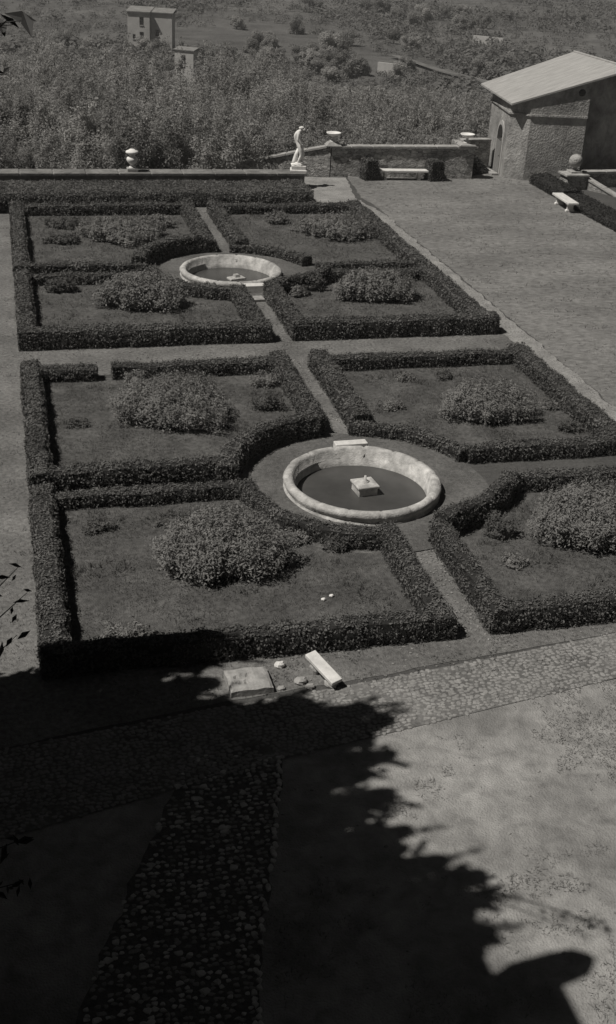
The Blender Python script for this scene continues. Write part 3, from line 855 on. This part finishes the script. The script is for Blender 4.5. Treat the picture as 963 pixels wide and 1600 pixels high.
J = [((.02, 0, 1.28), (.15, .17)),                                         # pelvis 0
     ((-.07, 0, 1.50), (.115, .14)), ((-.15, 0, 1.74), (.14, .17)), ((-.10, 0, 1.95), (.11, .15)),  # waist, chest, shoulders 1-3
     ((.02, 0, 2.04), .062), ((.13, 0, 2.10), (.10, .085)), ((.235, 0, 2.08), (.085, .075)),        # neck, skull, face 4-6
     ((.06, .11, 1.16), .115), ((.17, .12, .82), .082), ((.14, .13, .62), .072), ((.10, .13, .40), .045), ((.20, .14, .37), .045),    # far leg 7-11
     ((.03, -.11, 1.16), .115), ((.10, -.12, .84), .082), ((.02, -.12, .62), .070), ((-.05, -.12, .41), .045), ((.06, -.13, .37), .045),  # near leg 12-16
     ((-.08, .22, 1.90), .075), ((-.02, .27, 1.62), .052), ((.14, .20, 1.45), .040), ((.22, .16, 1.42), .035),    # far arm 17-20
     ((-.08, -.22, 1.90), .075), ((-.10, -.28, 1.60), .052), ((.06, -.25, 1.38), .040), ((.15, -.20, 1.35), .035)]  # near arm 21-24
E = [(0, 1), (1, 2), (2, 3), (3, 4), (4, 5), (5, 6), (0, 7), (7, 8), (8, 9), (9, 10), (10, 11), (0, 12), (12, 13), (13, 14), (14, 15), (15, 16),
     (3, 17), (17, 18), (18, 19), (19, 20), (3, 21), (21, 22), (22, 23), (23, 24)]
body = skinned('figure', J, E, 'marble', t)
g = Geo(); g.ball((.06, 0, 2.16), .115, 12, 8, (1.05, .85, .8), .25); g.build('hair', 'marble', t, smooth=True)
for s in (-1, 1): Geo().ball((.14, s * .095, 2.09), .03, 8, 5, (.8, .4, 1.1)).build('ear', 'marble', t, smooth=True)
Geo().ball((.322, 0, 2.075), .026, 8, 6, (1.2, .7, 1)).build('nose', 'marble', t, smooth=True)
g = Geo(); g.tube([(-.2, .02, .3), (-.17, 0, .55), (-.13, 0, .8), (-.05, 0, 1.12)], [.14, .11, .09, .06], 9); g.build('tree_stump_support', 'marble', t, smooth=True)

def bench(name, label, x, y, L, Wd, H, rot, th=.11, leg='scroll'):
    t = thing(name, label, 'bench', (x, y, .01), rot)
    Geo().box(-L / 2, L / 2, -Wd / 2, Wd / 2, H - th, H).build('seat', 'benchm', t, bevel=.02)
    for s in (-1, 1):
        g = Geo()
        g.stack([(.09, Wd * .4, 0), (.09, Wd * .4, .08), (.06, Wd * .28, .14), (.06, Wd * .28, H - th - .12), (.09, Wd * .4, H - th - .06), (.09, Wd * .4, H - th)])
        g.build('leg', 'benchm', t, (s * L * .33, 0, 0), bevel=.015)
    return t
bench('stone_bench', 'long white stone bench against the garden wall between two dark clipped blocks', 21.85, 64.5, 3.0, .6, .55, -.05)
bench('stone_bench', 'white stone bench at the right edge of the lawn before the dark shade hedge', 28.75, 57.5, 2.4, .6, .55, R(86))
def clipped(label, x, y, rot):
    g = Geo(); strip(g, [(-.42, 0), (.42, 0)], .85, 1.15, 300, .045)
    t = tag(g.build('clipped_bush', 'hedge', loc=(x, y, 0), rotz=rot, m2='hedgecore'), label, 'bush', 'dark clipped blocks beside the long bench')
    return t
clipped('dark clipped evergreen block left of the long bench at the wall', 19.95, 64.6, R(95))
clipped('dark clipped evergreen block right of the long bench at the wall', 23.75, 64.35, R(95))

# ---------------------------------------------------------------- outbuilding
t = thing('garden_outbuilding', 'plastered outbuilding with sloping pale roof and arched door at the lawn end', 'building', (0, 0, 0))
P2, P3, P4, P5, P6, P7, P8 = (28.25, 65.0), (29.2, 64.2), (32.4, 63.6), (32.5, 64.7), (33.9, 64.8), (41, 65.4), (29.0, 69.7)
fp = [P8, P2, P3, P4, P5, P6, P7, (41, 70.2)]
def rz(x): return 4.3 + .335 * (x - 28.1) if x < 34.4 else 4.3 + .335 * (34.4 - 28.1) - .335 * (x - 34.4)
g = Geo()
top = [rz(x) - .1 for x, y in fp]
n = len(fp)
v = [(x, y, -4) for x, y in fp] + [(x, y, z) for (x, y), z in zip(fp, top)]
g.add(v, [(i, (i + 1) % n, n + (i + 1) % n, n + i) for i in range(n)])
# ridge infill of the gable wall
g.add([(33.9, 64.8, rz(33.9) - .1), (34.4, 64.84, rz(34.4) - .1), (41, 65.4, rz(41) - .1)], [(0, 2, 1)])
g.build('wall', 'stucco', t)
g = Geo()                                     # string course following the faces
def band(g, pts, z0, z1, out):
    P = [np.array(p, float) for p in pts]; v = []
    for i, p in enumerate(P):
        ns = []
        for a, b in zip(P[:-1], P[1:]):
            if p is a or p is b: d = (b - a) / np.linalg.norm(b - a); ns.append(np.array([d[1], -d[0]]))
        nn = sum(ns); nn = nn / (nn @ ns[0])
        for o_, z in ((-.03, z0), (out, z0), (out, z1), (-.03, z1)): v.append((p[0] + nn[0] * o_, p[1] + nn[1] * o_, z))
    m = len(P)
    g.add(v, [(4 * i + j, 4 * i + 4 + j, 4 * i + 4 + (j + 1) % 4, 4 * i + (j + 1) % 4) for i in range(m - 1) for j in range(4)] + [(0, 1, 2, 3), tuple(4 * (m - 1) + j for j in (3, 2, 1, 0))])
band(g, [P8, P2, P3, P4], 3.62, 3.72, .09); g.build('string_course', 'stucco', t)
g = Geo()
ry0, ry1 = 64.05, 70.6
def roofpiece(g, q, th=.1):
    v = [(x, y, rz(x)) for x, y in q]
    v += [(x, y, z - th) for x, y, z in v]
    g.add(v, [(0, 1, 2, 3), (7, 6, 5, 4), (0, 4, 5, 1), (1, 5, 6, 2), (2, 6, 7, 3), (3, 7, 4, 0)])
roofpiece(g, [(28.0, 64.35), (34.4, 63.0), (34.4, 70.7), (28.55, 70.7)]); g.build('roof', 'roof', t); g = Geo(); roofpiece(g, [(34.405, 63.0), (41.5, 63.0), (41.5, 70.7), (34.405, 70.7)])
g.build('roof', 'roof', t)
g = Geo()
g.tube([(34.4, 63.0, rz(34.4) + .02), (34.4, ry1, rz(34.4) + .02)], .07, 7)
g.build('ridge_cap', 'roof', t)
# arched door on the left face
dv = np.array(P8) - np.array(P2); dv /= np.linalg.norm(dv); nv = np.array([-dv[1], dv[0]])
def on_face(s, off, z): q = np.array(P2) + dv * s + nv * off; return (q[0], q[1], z)
def arch_panel(g, s0, s1, z0, zs, off, th):
    c = (s0 + s1) / 2; r = (s1 - s0) / 2
    pts = [(s0, z0), (s1, z0)] + [(c + r * math.cos(math.pi * k / 10), zs + r * math.sin(math.pi * k / 10)) for k in range(11)]
    n = len(pts)
    v = [on_face(s, off, z) for s, z in pts] + [on_face(s, off + th, z) for s, z in pts]
    g.add(v, [tuple(range(n)), tuple(range(n, 2 * n))[::-1]] + [(i, n + i, n + (i + 1) % n, (i + 1) % n) for i in range(n)])
sgn = 1 if nv[0] < 0 else -1
g = Geo(); arch_panel(g, .75, 2.35, 0, 2.2, sgn * -.02, sgn * .07); g.build('door_surround', 'palestucco', t)
g = Geo(); arch_panel(g, .95, 2.15, 0, 1.85, sgn * .053, sgn * .03); dr = g.build('door', 'wood', t)
g = Geo(); arch_panel(g, 1.0, 2.1, 1.9, 2.2, sgn * .056, sgn * .03); g.build('fanlight', 'glass', t)
g = Geo(); q = on_face(1.1, sgn * .1, 1.05); g.ball(q, .035, 8, 5); g.build('handle', 'iron', dr)
g = Geo()
fd = np.array(P4) - np.array(P3); fd /= np.linalg.norm(fd); fnv = np.array([fd[1], -fd[0]])
c = np.array(P3) + fd * 2.6
def roundel(g, s, z, r, off, th):
    n = 16
    v = []
    for o_ in (off, off + th):
        for k in range(n):
            q = np.array(P3) + fd * (s + r * math.cos(6.2832 * k / n)) + fnv * o_
            v.append((q[0], q[1], z + r * math.sin(6.2832 * k / n)))
    g.add(v, [tuple(range(n)), tuple(range(n, 2 * n))[::-1]] + [(i, n + i, n + (i + 1) % n, (i + 1) % n) for i in range(n)])
roundel(g, 2.75, 5.0, .2, -.02, .035); g.build('round_vent', 'glass', t)
g = Geo(); g.box(27.8, 28.25, 65.6, 67.4, 0.004, .12); g.build('doorstep', 'paving', t, bevel=.02)

g = Geo()  # dark leafy wedge in the shape of the shadow in the wall corner
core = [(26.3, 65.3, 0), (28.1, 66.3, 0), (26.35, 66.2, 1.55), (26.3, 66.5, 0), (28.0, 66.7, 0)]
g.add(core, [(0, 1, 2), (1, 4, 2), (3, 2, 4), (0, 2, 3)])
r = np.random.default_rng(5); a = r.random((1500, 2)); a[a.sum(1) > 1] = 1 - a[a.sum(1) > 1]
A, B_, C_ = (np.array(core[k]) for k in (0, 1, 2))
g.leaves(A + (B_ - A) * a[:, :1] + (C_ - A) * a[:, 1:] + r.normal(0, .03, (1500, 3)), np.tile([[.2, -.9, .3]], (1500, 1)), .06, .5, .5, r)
tag(g.build('shade_wedge', 'shade_ivy'), 'dark leafy triangle standing in for the shadow in the wall corner beside the outbuilding', 'shade_ivy')

# ball pier and stair wall on the right
t = thing('ball_pier', 'stone pier topped by a big weathered ball beside the outbuilding', 'pier', (31.45, 62.3, 0))
g = Geo(); g.box(-.6, .6, -.5, .5, -3, .72); g.build('pier', 'rubble', t, bevel=.03)
Geo().stack([(.72, .6, .722), (.72, .6, .84), (.34, .34, .87), (.34, .34, .98)]).build('cap', 'coping', t, bevel=.02)
Geo().lathe([(.2, .98), (.12, 1.06), (.1, 1.15), (.16, 1.2)], n=16).build('neck', 'stucco', t, smooth=True)
Geo().ball((0, 0, 1.52), .38, 22, 14, (1, 1, .97), .06).build('ball', 'stucco', t, smooth=True)
t = thing('stair_wall', 'low stone stair wall with sloping coping right of the ball pier', 'wall', (32.1, 62.3, 0))
g = Geo(); wall_run(g, (0, .15), (4, .5), .4, -3, .8, .8); g.build('wall_section', 'rubble', t)
g = Geo(); wall_run(g, (.1, -.3), (1.9, -3.8), .3, -3, .55, -.5); g.build('wall_section', 'rubble', t)
g = Geo(); coping_run(g, (0, .15), (4, .5), .55, .8, .8, .12); g.build('coping', 'coping', t)
g = Geo(); coping_run(g, (.1, -.3), (1.9, -3.8), .42, .56, -.5, .1); g.build('coping', 'coping', t)

# ---------------------------------------------------------------- stones at the road
g = Geo()
v = []; 
nxs, nys = 14, 12
for j in range(nys + 1):
    for i in range(nxs + 1):
        x = -.43 + .86 * i / nxs; y_0 = -.37 + .74 * j / nys
        z = .17 + .03 * noise.noise(Vector((x * 4, y_0 * 4, 0)))
        for (px, py) in ((-.1, .08), (-.22, .06), (-.05, -.1), (-.2, -.12), (.02, .12)):
            z -= .07 * math.exp(-((x - px) ** 2 + (y_0 - py) ** 2) / .0022)
        e = min(i, nxs - i, j, nys - j)
        if e == 0: z -= .035
        v.append((x + .015 * noise.noise(Vector((y_0 * 5, 1, 0))), y_0 + .015 * noise.noise(Vector((x * 5, 3, 0))), z))
f = [(j * (nxs + 1) + i, j * (nxs + 1) + i + 1, (j + 1) * (nxs + 1) + i + 1, (j + 1) * (nxs + 1) + i) for j in range(nys) for i in range(nxs)]
per = [i for i in range(nxs + 1)] + [j * (nxs + 1) + nxs for j in range(1, nys + 1)] + [nys * (nxs + 1) + i for i in range(nxs - 1, -1, -1)] + [j * (nxs + 1) for j in range(nys - 1, 0, -1)]
b0 = len(v)
for p in per: v.append((v[p][0] * 1.01, v[p][1] * 1.01, 0))
m_ = len(per)
f += [(per[k], b0 + k, b0 + (k + 1) % m_, per[(k + 1) % m_]) for k in range(m_)]
g.add(v, f)
tag(g.build('stone_block', 'paving', loc=(4.0, 18.62, .012), rotz=.03), 'pitted grey stone block at the edge of the deep shade beside the road', 'stone block')
t = thing('tilted_slab', 'short white stone slab tilted on two rough blocks beside the cobbled road', 'stone slab', (5.52, 18.55, .012), R(-69))
sl = Geo().box(-.46, .46, -.13, .13, -.045, .045).build('slab', 'benchm', t, (0, 0, .27), bevel=.015); sl.rotation_euler = (R(4), R(11), R(3))
for s, hh in ((-1, .27), (1, .15)): Geo().ball((s * .27, .02, hh / 2 - .02), 1, 10, 7, (.14, .13, hh / 2 + .02), .3).build('support', 'paving', t)
for x, y, q in ((5.05, 18.5, .11), (5.2, 18.3, .08), (4.62, 18.35, .07)):
    tag(Geo().ball((0, 0, 0), q, 9, 6, (1.3, 1, .7), .4).build('small_rock', 'paving', loc=(x, y, q * .5)), 'small grey rock among the rubble between pitted block and tilted slab', 'stone', 'rubble by the tilted slab')
tag(Geo().ball((0, 0, 0), .1, 9, 6, (1.2, .9, .8), .4).build('small_rock', 'benchm', loc=(4.75, 19.1, .06)), 'small pale rock between the pitted block and the front hedge', 'stone')

# ---------------------------------------------------------------- trees and scrub beyond the walls
def tree_proto(name, kind, seed, label, group, cat='tree'):
    r = np.random.default_rng(seed)
    t = thing(name, label, cat, (0, 0, -500), 0, group)
    g = Geo(); c = Geo()
    if kind == 'plume':                       # tall thin saplings with upright leafy plumes
        g.tube([(0, 0, -1.5), (.05, 0, 1.2), (.1, .1, 3.2)], [.09, .07, .02], 6)
        for k in range(9):
            a = r.uniform(0, 6.28); q = math.sqrt(r.uniform(0, 1)) * 1.5
            x, y = q * math.cos(a), q * math.sin(a); H = r.uniform(3.2, 6.2)
            lx, ly = x * .3 + r.normal(0, .25), y * .3 + r.normal(0, .25)
            c.tube([(x, y, -1.0), (x + lx * .5, y + ly * .5, H * .5), (x + lx, y + ly, H * .9)], [.05, .035, .01], 5)
            for j in range(r.integers(5, 9)):
                u = r.uniform(.38, .95); br = r.uniform(.28, .62) * (1.15 - .45 * u)
                cx_, cy_ = x + lx * u + r.normal(0, .32), y + ly * u + r.normal(0, .32)
                n = int(330 * br)
                D = r.normal(0, 1, (n, 3)); D /= np.linalg.norm(D, axis=1, keepdims=True)
                P = np.array([cx_, cy_, H * u]) + D * br * r.uniform(.4, 1.1, (n, 1)) * [1, 1, 1.5]
                c.leaves(P, D, .085, .6, .4, r, .8)
            n = 90; th = r.uniform(0, 6.28, n); u = r.uniform(.8, 1.08, n)      # loose top shoots
            P = np.c_[x + lx * u + r.normal(0, .16, n), y + ly * u + r.normal(0, .16, n), H * u]
            c.leaves(P, np.c_[np.cos(th), np.sin(th), np.full(n, .5)], .08, .5, .35, r, .6)
        m = 'treeleaf'
    elif kind == 'reed':                      # dense cane thicket
        for k in range(46):
            a = r.uniform(0, 6.28); q = math.sqrt(r.uniform(0, 1)) * 1.6
            x, y = q * math.cos(a), q * math.sin(a); H = r.uniform(2.2, 3.6)
            lx, ly = r.normal(0, .2), r.normal(0, .2)
            c.tube([(x, y, -.8), (x + lx, y + ly, H)], [.018, .008], 4)
            n = 120; u = r.uniform(.15, 1, n)
            P = np.c_[x + lx * u + r.normal(0, .1, n), y + ly * u + r.normal(0, .1, n), H * u]
            N = np.c_[r.normal(0, 1, (n, 2)), np.full(n, .3)]
            c.leaves(P, N, .11, .3, .3, r, .9)
        m = 'reedleaf'
    else:                                     # round bushy tree
        g.tube([(0, 0, -1), (.1, 0, .9), (.05, .1, 1.8)], [.16, .12, .07], 7)
        for k in range(16):
            a = r.uniform(0, 6.28); q = math.sqrt(r.uniform(0, 1)) * 1.5
            x, y, z = q * math.cos(a), q * math.sin(a), r.uniform(.8, 3.0) - q * .35
            rr_ = r.uniform(.5, .95)
            c.tube([(.05, .05, 1.0), (x * .6, y * .6, z * .8), (x, y, z)], [.06, .04, .012], 5)
            n = 420
            D = r.normal(0, 1, (n, 3)); D /= np.linalg.norm(D, axis=1, keepdims=True)
            P = np.array([x, y, z]) + D * rr_ * r.uniform(.55, 1, (n, 1)) * [1, 1, .85]
            c.leaves(P, D, .1, .5, .55, r, .8)
        m = 'treeleaf'
    if kind == 'reed': g.tube([(0, 0, -1), (0, 0, 1.6)], [.04, .01], 5)
    g.build('cane' if kind == 'reed' else 'trunk', 'bark', t); c.build('crown', m, t)
    return t
bank = {}
kinds = {'plume': ('sapling_clump', 'tall leafy sapling clump in the thicket behind the low parapet', 'saplings behind the parapet'),
         'reed': ('reed_thicket', 'dense clump of canes on the slope behind the garden wall', 'cane clumps behind the garden wall'),
         'round': ('bushy_tree', 'dark round bushy tree standing in the valley', 'bushy trees in the valley')}
for k, (nm, lab, grp) in kinds.items():
    bank[k] = [tree_proto(nm, k, 300 + i, lab, grp) for i in range(4)]
used = set()
def plant(kind, x, y, s=1.0, sz=None, dz=0.0):
    i = random.randrange(4); p = bank[kind][i]
    loc = (x, y, terrain_z(x, y) + dz); rot = random.uniform(0, 6.28)
    sc = (s, s, (sz or s))
    if (kind, i) not in used:
        used.add((kind, i)); p.location = loc; p.rotation_euler.z = rot; p.scale = sc; return p
    return dup(p, loc, rot, sc)
# first rows hard behind the parapet, then down the slope
def scatter(kind, xr, yr, n, s=(.9, 1.2), slope=0.0, mind=1.6, mask=None):
    pts = []
    tries = 0
    while len(pts) < n and tries < n * 40:
        tries += 1
        y = random.uniform(*yr); f_ = (y - yr[0]) / (yr[1] - yr[0])
        x = random.uniform(xr[0] + slope * f_ * 0, xr[1] + slope * f_)
        if mask and not mask(x, y): continue
        if 150 < y < 240 and abs(x - 34.7 * y / 236) < (3.6 if y > 180 else 2.2): continue
        if 98 < y < 150 and abs(x - 34.7 * y / 236) < 1.9: continue
        if any((x - a) ** 2 + (y - b) ** 2 < mind ** 2 for a, b in pts): continue
        pts.append((x, y)); k = random.uniform(*s); plant(kind, x, y, k, k * random.uniform(.85, 1.15))
def behind_wall(x, y): return y > edge_y(x) + 1.8
scatter('plume', (-3, 17.5), (66.5, 86), 92, (.85, 1.15), 2, 1.25, behind_wall)
scatter('plume', (-3, 22), (86, 122), 110, (.9, 1.25), 6, 1.8)
scatter('reed', (17, 29), (68.5, 84), 60, (.85, 1.15), 3, 1.2, lambda x, y: y > edge_y(min(x, 26.9)) + 2 and not (x > 26.5 and y < 74))
scatter('reed', (20, 38), (84, 122), 110, (.85, 1.2), 10, 1.6, lambda x, y: y > 75)
scatter('round', (0, 46), (122, 215), 120, (.8, 1.35), 22, 2.6)
scatter('round', (48, 82), (120, 215), 60, (.5, 1.1), 30, 2.2, lambda x, y: vnoise((x, y), .035, 1) > -.05)
scatter('round', (50, 240), (230, 420), 60, (.9, 1.9), 30, 5, lambda x, y: vnoise((x, y), .018, 3) > .0)
scatter('round', (0, 60), (215, 300), 50, (1.0, 1.6), 25, 5)
# far-off scrub and orchards that read as one mass
g = Geo(); r = np.random.default_rng(9)
for k in range(9000):
    y = 185 + 500 * r.random() ** 1.5
    x = r.uniform(-.02 * y - 6, .62 * y)
    d = vnoise((x, y * .5), .02, 6) + .5 * vnoise((x, y * .6), .06, 2)
    if d < -.36: continue
    if abs(x - np.interp(y, [243, 255, 272, 292], [111, 104, 99, 94])) < 4.5 and 238 < y < 296: continue
    s = r.uniform(.6, 1.7) * (1 if d < .1 else 1.9)
    if abs(x - 34.7 * y / 236) < 4 and 180 < y < 240: continue
    z = terrain_z(x, y)
    n = 56 if y < 300 else 30
    D = r.normal(0, 1, (n, 3)); D[:, 2] = np.abs(D[:, 2]); D /= np.linalg.norm(D, axis=1, keepdims=True)
    g.leaves(np.array([x, y, z + s * .2]) + D * [s * 1.1, s * 1.1, s] * r.uniform(.5, 1, (n, 1)), D, s * .19, .4, .6, r, .5)
o = g.build('distant_scrub', 'scrub'); o['kind'] = 'stuff'

# farm track and pale field walls
def ribbon(name, pts, w, m, kind='structure', lift=.25):
    g = Geo(); v = []
    for i, (x, y) in enumerate(pts):
        a = np.array(pts[max(i - 1, 0)]); b = np.array(pts[min(i + 1, len(pts) - 1)]); d = (b - a) / np.linalg.norm(b - a); nn = np.array([-d[1], d[0]])
        for s in (-1, 1): q = np.array([x, y]) + nn * s * w / 2; v.append((q[0], q[1], terrain_z(*q) + lift))
    g.add(v, [(2 * i, 2 * i + 2, 2 * i + 3, 2 * i + 1) for i in range(len(pts) - 1)])
    return struct(g.build(name, m))
def interp(pts, n): 
    P = np.array(pts, float); t = np.linspace(0, len(P) - 1, n); return [tuple(np.array([np.interp(q, range(len(P)), P[:, k]) for k in (0, 1)])) for q in t]

# far houses
def window(parent, x, y, z, w, h, ax, out):
    g = Geo()
    if ax == 'y': g.box(x - w / 2, x + w / 2, y - out, y + .02, z, z + h)
    else: g.box(x - out, x + .02, y - w / 2, y + w / 2, z, z + h)
    f_ = g.build('window', 'glass', parent); g = Geo()
    if ax == 'y': g.box(x - w / 2 - .1, x + w / 2 + .1, y - out - .08, y + .02, z - .12, z - .005)
    else: g.box(x - out - .08, x + .02, y - w / 2 - .1, y + w / 2 + .1, z - .12, z - .005)
    g.build('sill', 'farwall', f_)
def ground(x, y): return terrain_z(x, y)
hx, hy = 35.6, 296
t = thing('country_house', 'tall pale country house in two bays high on the slope at the top', 'house', (hx, hy, ground(hx, hy) - 1), R(-18))
top = -10.9 - (ground(hx, hy) - 1)
g = Geo(); g.box(-5.4, -.2, -3.0, 2, 0, top - .6); g.build('wall', 'farwall', t)
g = Geo(); g.box(-.18, 4.9, -2.0, 2, 0, top - .62); g.build('side_block', 'farwall', t)
g = Geo(); g.prism([(-5.7, -3.3), (.0, -3.3), (.0, 2.3), (-5.7, 2.3)], top - .6, [top - .4, top - .4, top + .3, top + .3]); g.build('roof', 'farroof', t)
g = Geo(); g.prism([(.01, -2.3), (5.2, -2.3), (5.2, 2.3), (.01, 2.3)], top - .62, [top - .45, top - .45, top + .2, top + .2]); g.build('side_roof', 'farroof', t)
window(t, -2.1, -3.0, top - 3.3, .9, 1.7, 'y', .05); window(t, -2.1, -3.0, top - 6.4, .9, 1.6, 'y', .05)
window(t, -3.9, -3.0, top - 6.4, .6, 1.0, 'y', .05); window(t, 1.4, -2.0, top - 5.6, .8, 1.3, 'y', .05)
hx, hy = 34.7, 236
t = thing('small_hut', 'narrow pale hut with one small window below the country house', 'house', (hx, hy, ground(hx, hy) - 1), R(-30))
top = -12.4 - (ground(hx, hy) - 1)
g = Geo(); g.box(-1.9, 1.9, -1.2, 1.2, 0, top - .45); g.build('wall', 'farwall', t)
g = Geo(); g.prism([(-2.1, -1.4), (2.1, -1.4), (2.1, 1.4), (-2.1, 1.4)], top - .45, [top - .3, top - .3, top, top]); g.build('roof', 'farroof', t)
window(t, -.1, -1.2, top - 2.4, .7, 1.1, 'y', .05)
ribbon('farm_track', interp([(94, 292), (99, 272), (104, 255), (111, 243)], 20), 2.2, 'track', lift=.8)
for i, (x, y, L, a, lab) in enumerate([(84, 262, 6, -.7, 'short pale field wall far off among the scrub, left one'), (134, 330, 9, -.75, 'longer pale field wall far off at the upper right')]):
    tag(Geo().box(-L / 2, L / 2, -.3, .3, 0, 3.2).build('field_wall', 'farwall', loc=(x, y, terrain_z(x, y) - .4), rotz=a), lab, 'wall')

hz = Geo().box(-900, 1500, -60, 2900, -160, 30).build('haze', None)
hz['kind'] = 'stuff'
hm = bpy.data.materials.new('thin_haze'); hm.use_nodes = True
hm.node_tree.nodes.remove(hm.node_tree.nodes['Principled BSDF'])
pv = hm.node_tree.nodes.new('ShaderNodeVolumePrincipled')
pv.inputs['Color'].default_value = (.9, .9, .9, 1)
pv.inputs['Density'].default_value = .00028
hm.node_tree.links.new(pv.outputs[0], hm.node_tree.nodes['Material Output'].inputs['Volume'])
hz.data.materials.append(hm)

# ---------------------------------------------------------------- villa the photograph is taken from, and trees beside it
t = thing('villa', 'tall plastered villa from whose window the garden is seen, with a wing at left', 'building', (0, 0, 0))
g = Geo(); g.box(-13, 16, -17, -4.5, 0, 24); g.build('wall', 'villa', t)
g = Geo(); g.box(-13, -5.05, -4.49, 9.92, 0, 18.17); g.build('wing_wall', 'villa', t)
g = Geo(); g.prism([(-13.4, -3.8), (-4.45, -3.8), (-4.45, 8.94), (-13.4, 8.94)], 18.18, [19.9, 18.72, 18.72, 19.9]); g.build('wing_roof', 'tile', t)
g = Geo(); g.tube([(-6.7, 9.07, 17.82), (-5.7, 9.07, 18.07), (-5.0, 9.10, 18.62), (-4.65, 9.14, 19.17), (-4.5, 9.16, 19.47), (-4.4, 9.17, 19.67)], [.42, .38, .33, .31, .27, .1], 14); g.build('corner_spout', 'tile', t, smooth=True)
g = Geo(); g.prism([(-13.7, -17.6), (16.7, -17.6), (16.7, -3.9), (-13.7, -3.9)], 24, 24.3); g.build('roof', 'tile', t)
for zz in (2, 6.2, 10.2, 14.4):
    for yy in (2.5, 6.8):
        g = Geo(); g.box(-5.08, -5.0, yy - .55, yy + .55, zz, zz + 1.9); w_ = g.build('window', 'glass', t)
        g = Geo(); g.box(-5.08, -4.9, yy - .7, yy + .7, zz - .14, zz - .003); g.build('sill', 'coping', w_)
def conifer(label, x, y, H, rad, seed):
    r = np.random.default_rng(seed)
    t = thing('cypress_tree', label, 'tree', (x, y, 0), 0, 'cypresses beside the villa wing')
    Geo().tube([(0, 0, -.1), (.03, 0, H * .5), (0, 0, H * .97)], [.2, .12, .02], 8).build('trunk', 'bark', t)
    g = Geo()
    n = 11000
    u = r.uniform(.03, 1, n) ** .8
    def pr(u): return rad * np.minimum(1, (u + .15) * 2.2) * (1 - u) ** .45 + .03
    th = r.uniform(0, 6.28, n); q = np.sqrt(r.uniform(.35, 1, n))
    lump = 1 + .2 * np.sin(th * 3 + u * 37 + seed) + .16 * np.sin(u * 75 + th * 2)
    P = np.c_[pr(u) * q * lump * np.cos(th), pr(u) * q * lump * np.sin(th), u * H]
    g.leaves(P, np.c_[np.cos(th), np.sin(th), np.full(n, .9)], .11, .5, .4, r)
    for k in range(34):                       # side shoots that break the outline
        u0 = r.uniform(.6, .99); t0 = r.uniform(0, 6.28); m = 60
        w = r.uniform(0, 1, m); L = r.uniform(.25, .62)
        b0 = np.array([pr(u0) * .8 * math.cos(t0), pr(u0) * .8 * math.sin(t0), u0 * H])
        P = b0 + w[:, None] * np.array([.7 * L * math.cos(t0), .7 * L * math.sin(t0), L * 1.5]) + r.normal(0, .05, (m, 3)) * (1 - w[:, None] * .8)
        g.leaves(P, np.tile([[math.cos(t0), math.sin(t0), .8]], (m, 1)), .09, .5, .4, r)
    for k in range(12):                       # dense twiggy heart
        u0 = (k + .5) / 15; rr_ = float(pr(u0)) * .58
        g.ball((0, 0, u0 * H), 1, 9, 6, (rr_, rr_, H * .055), .15)
    g.build('crown', 'darkleaf', t)
for i, (xs_, y, rad) in enumerate([(3.9, 19.75, .6), (3.4, 18.8, .55), (3.5, 18.1, .4), (5.1, 17.85, .3), (6.2, 17.5, .4), (6.5, 17.0, .35), (6.0, 16.6, .35), (6.25, 16.05, .4), (5.6, 15.6, .4), (5.9, 15.05, .35), (5.3, 14.6, .4), (5.9, 14.1, .35), (5.7, 13.7, .35), (6.3, 13.3, .35), (6.8, 12.87, .3), (6.75, 12.45, .3), (6.3, 12.1, .4), (6.5, 11.75, .45)]):
    x = -5.4 - (i % 2) * .5
    H = (xs_ - x) / SX
    conifer('tall dark cypress outside the photo beside the villa wing', x, y - SY * H, H, rad + .25, 600 + i)

# laurel at the villa corner whose sprays reach over the side path
t = thing('laurel_tree', 'thin dark laurel whose leafy sprays poke in at the left edge', 'tree', (0, 0, 0))
Geo().tube([(-1.35, 12.1, -.1), (-1.3, 12.0, 4), (-1.38, 11.9, 9), (-1.2, 11.6, 13.2)], [.12, .1, .07, .03], 8).build('trunk', 'bark', t)
g = Geo(); r = np.random.default_rng(77)
for (x, y, z), base, n, sz in (((-.20, 13.1, 6.35), (-1.33, 12.0, 5.5), 6, .07), ((-.11, 12.8, 6.15), (-1.33, 12.0, 5.2), 5, .07), ((-.27, 12.7, 5.6), (-1.33, 12.0, 4.7), 5, .065),
        ((-.38, 11.95, 2.9), (-1.3, 12.05, 2.2), 9, .08), ((-.42, 11.9, 2.2), (-1.3, 12.05, 1.6), 8, .08), ((.20, 10.3, 13.02), (-1.2, 11.6, 12.4), 7, .085), ((.12, 10.35, 12.98), (-1.2, 11.6, 12.4), 7, .085), ((.05, 10.25, 12.62), (-1.2, 11.6, 12.0), 5, .07)):
    b = Vector(base); e = Vector((x, y, z))
    g.tube([b, b.lerp(e, .6) + Vector((0, 0, .12)), e], [.02, .01, .004], 5)
    k = np.linspace(.62, 1.02, n)[:, None]
    P = np.array(base) * (1 - k) + np.array((x, y, z)) * k + r.normal(0, .045, (n, 3))
    g.leaves(P, np.tile([[.2, -.5, .8]], (n, 1)), sz * 1.25, .4, .36, r)
g.build('foliage', 'darkleaf', t)
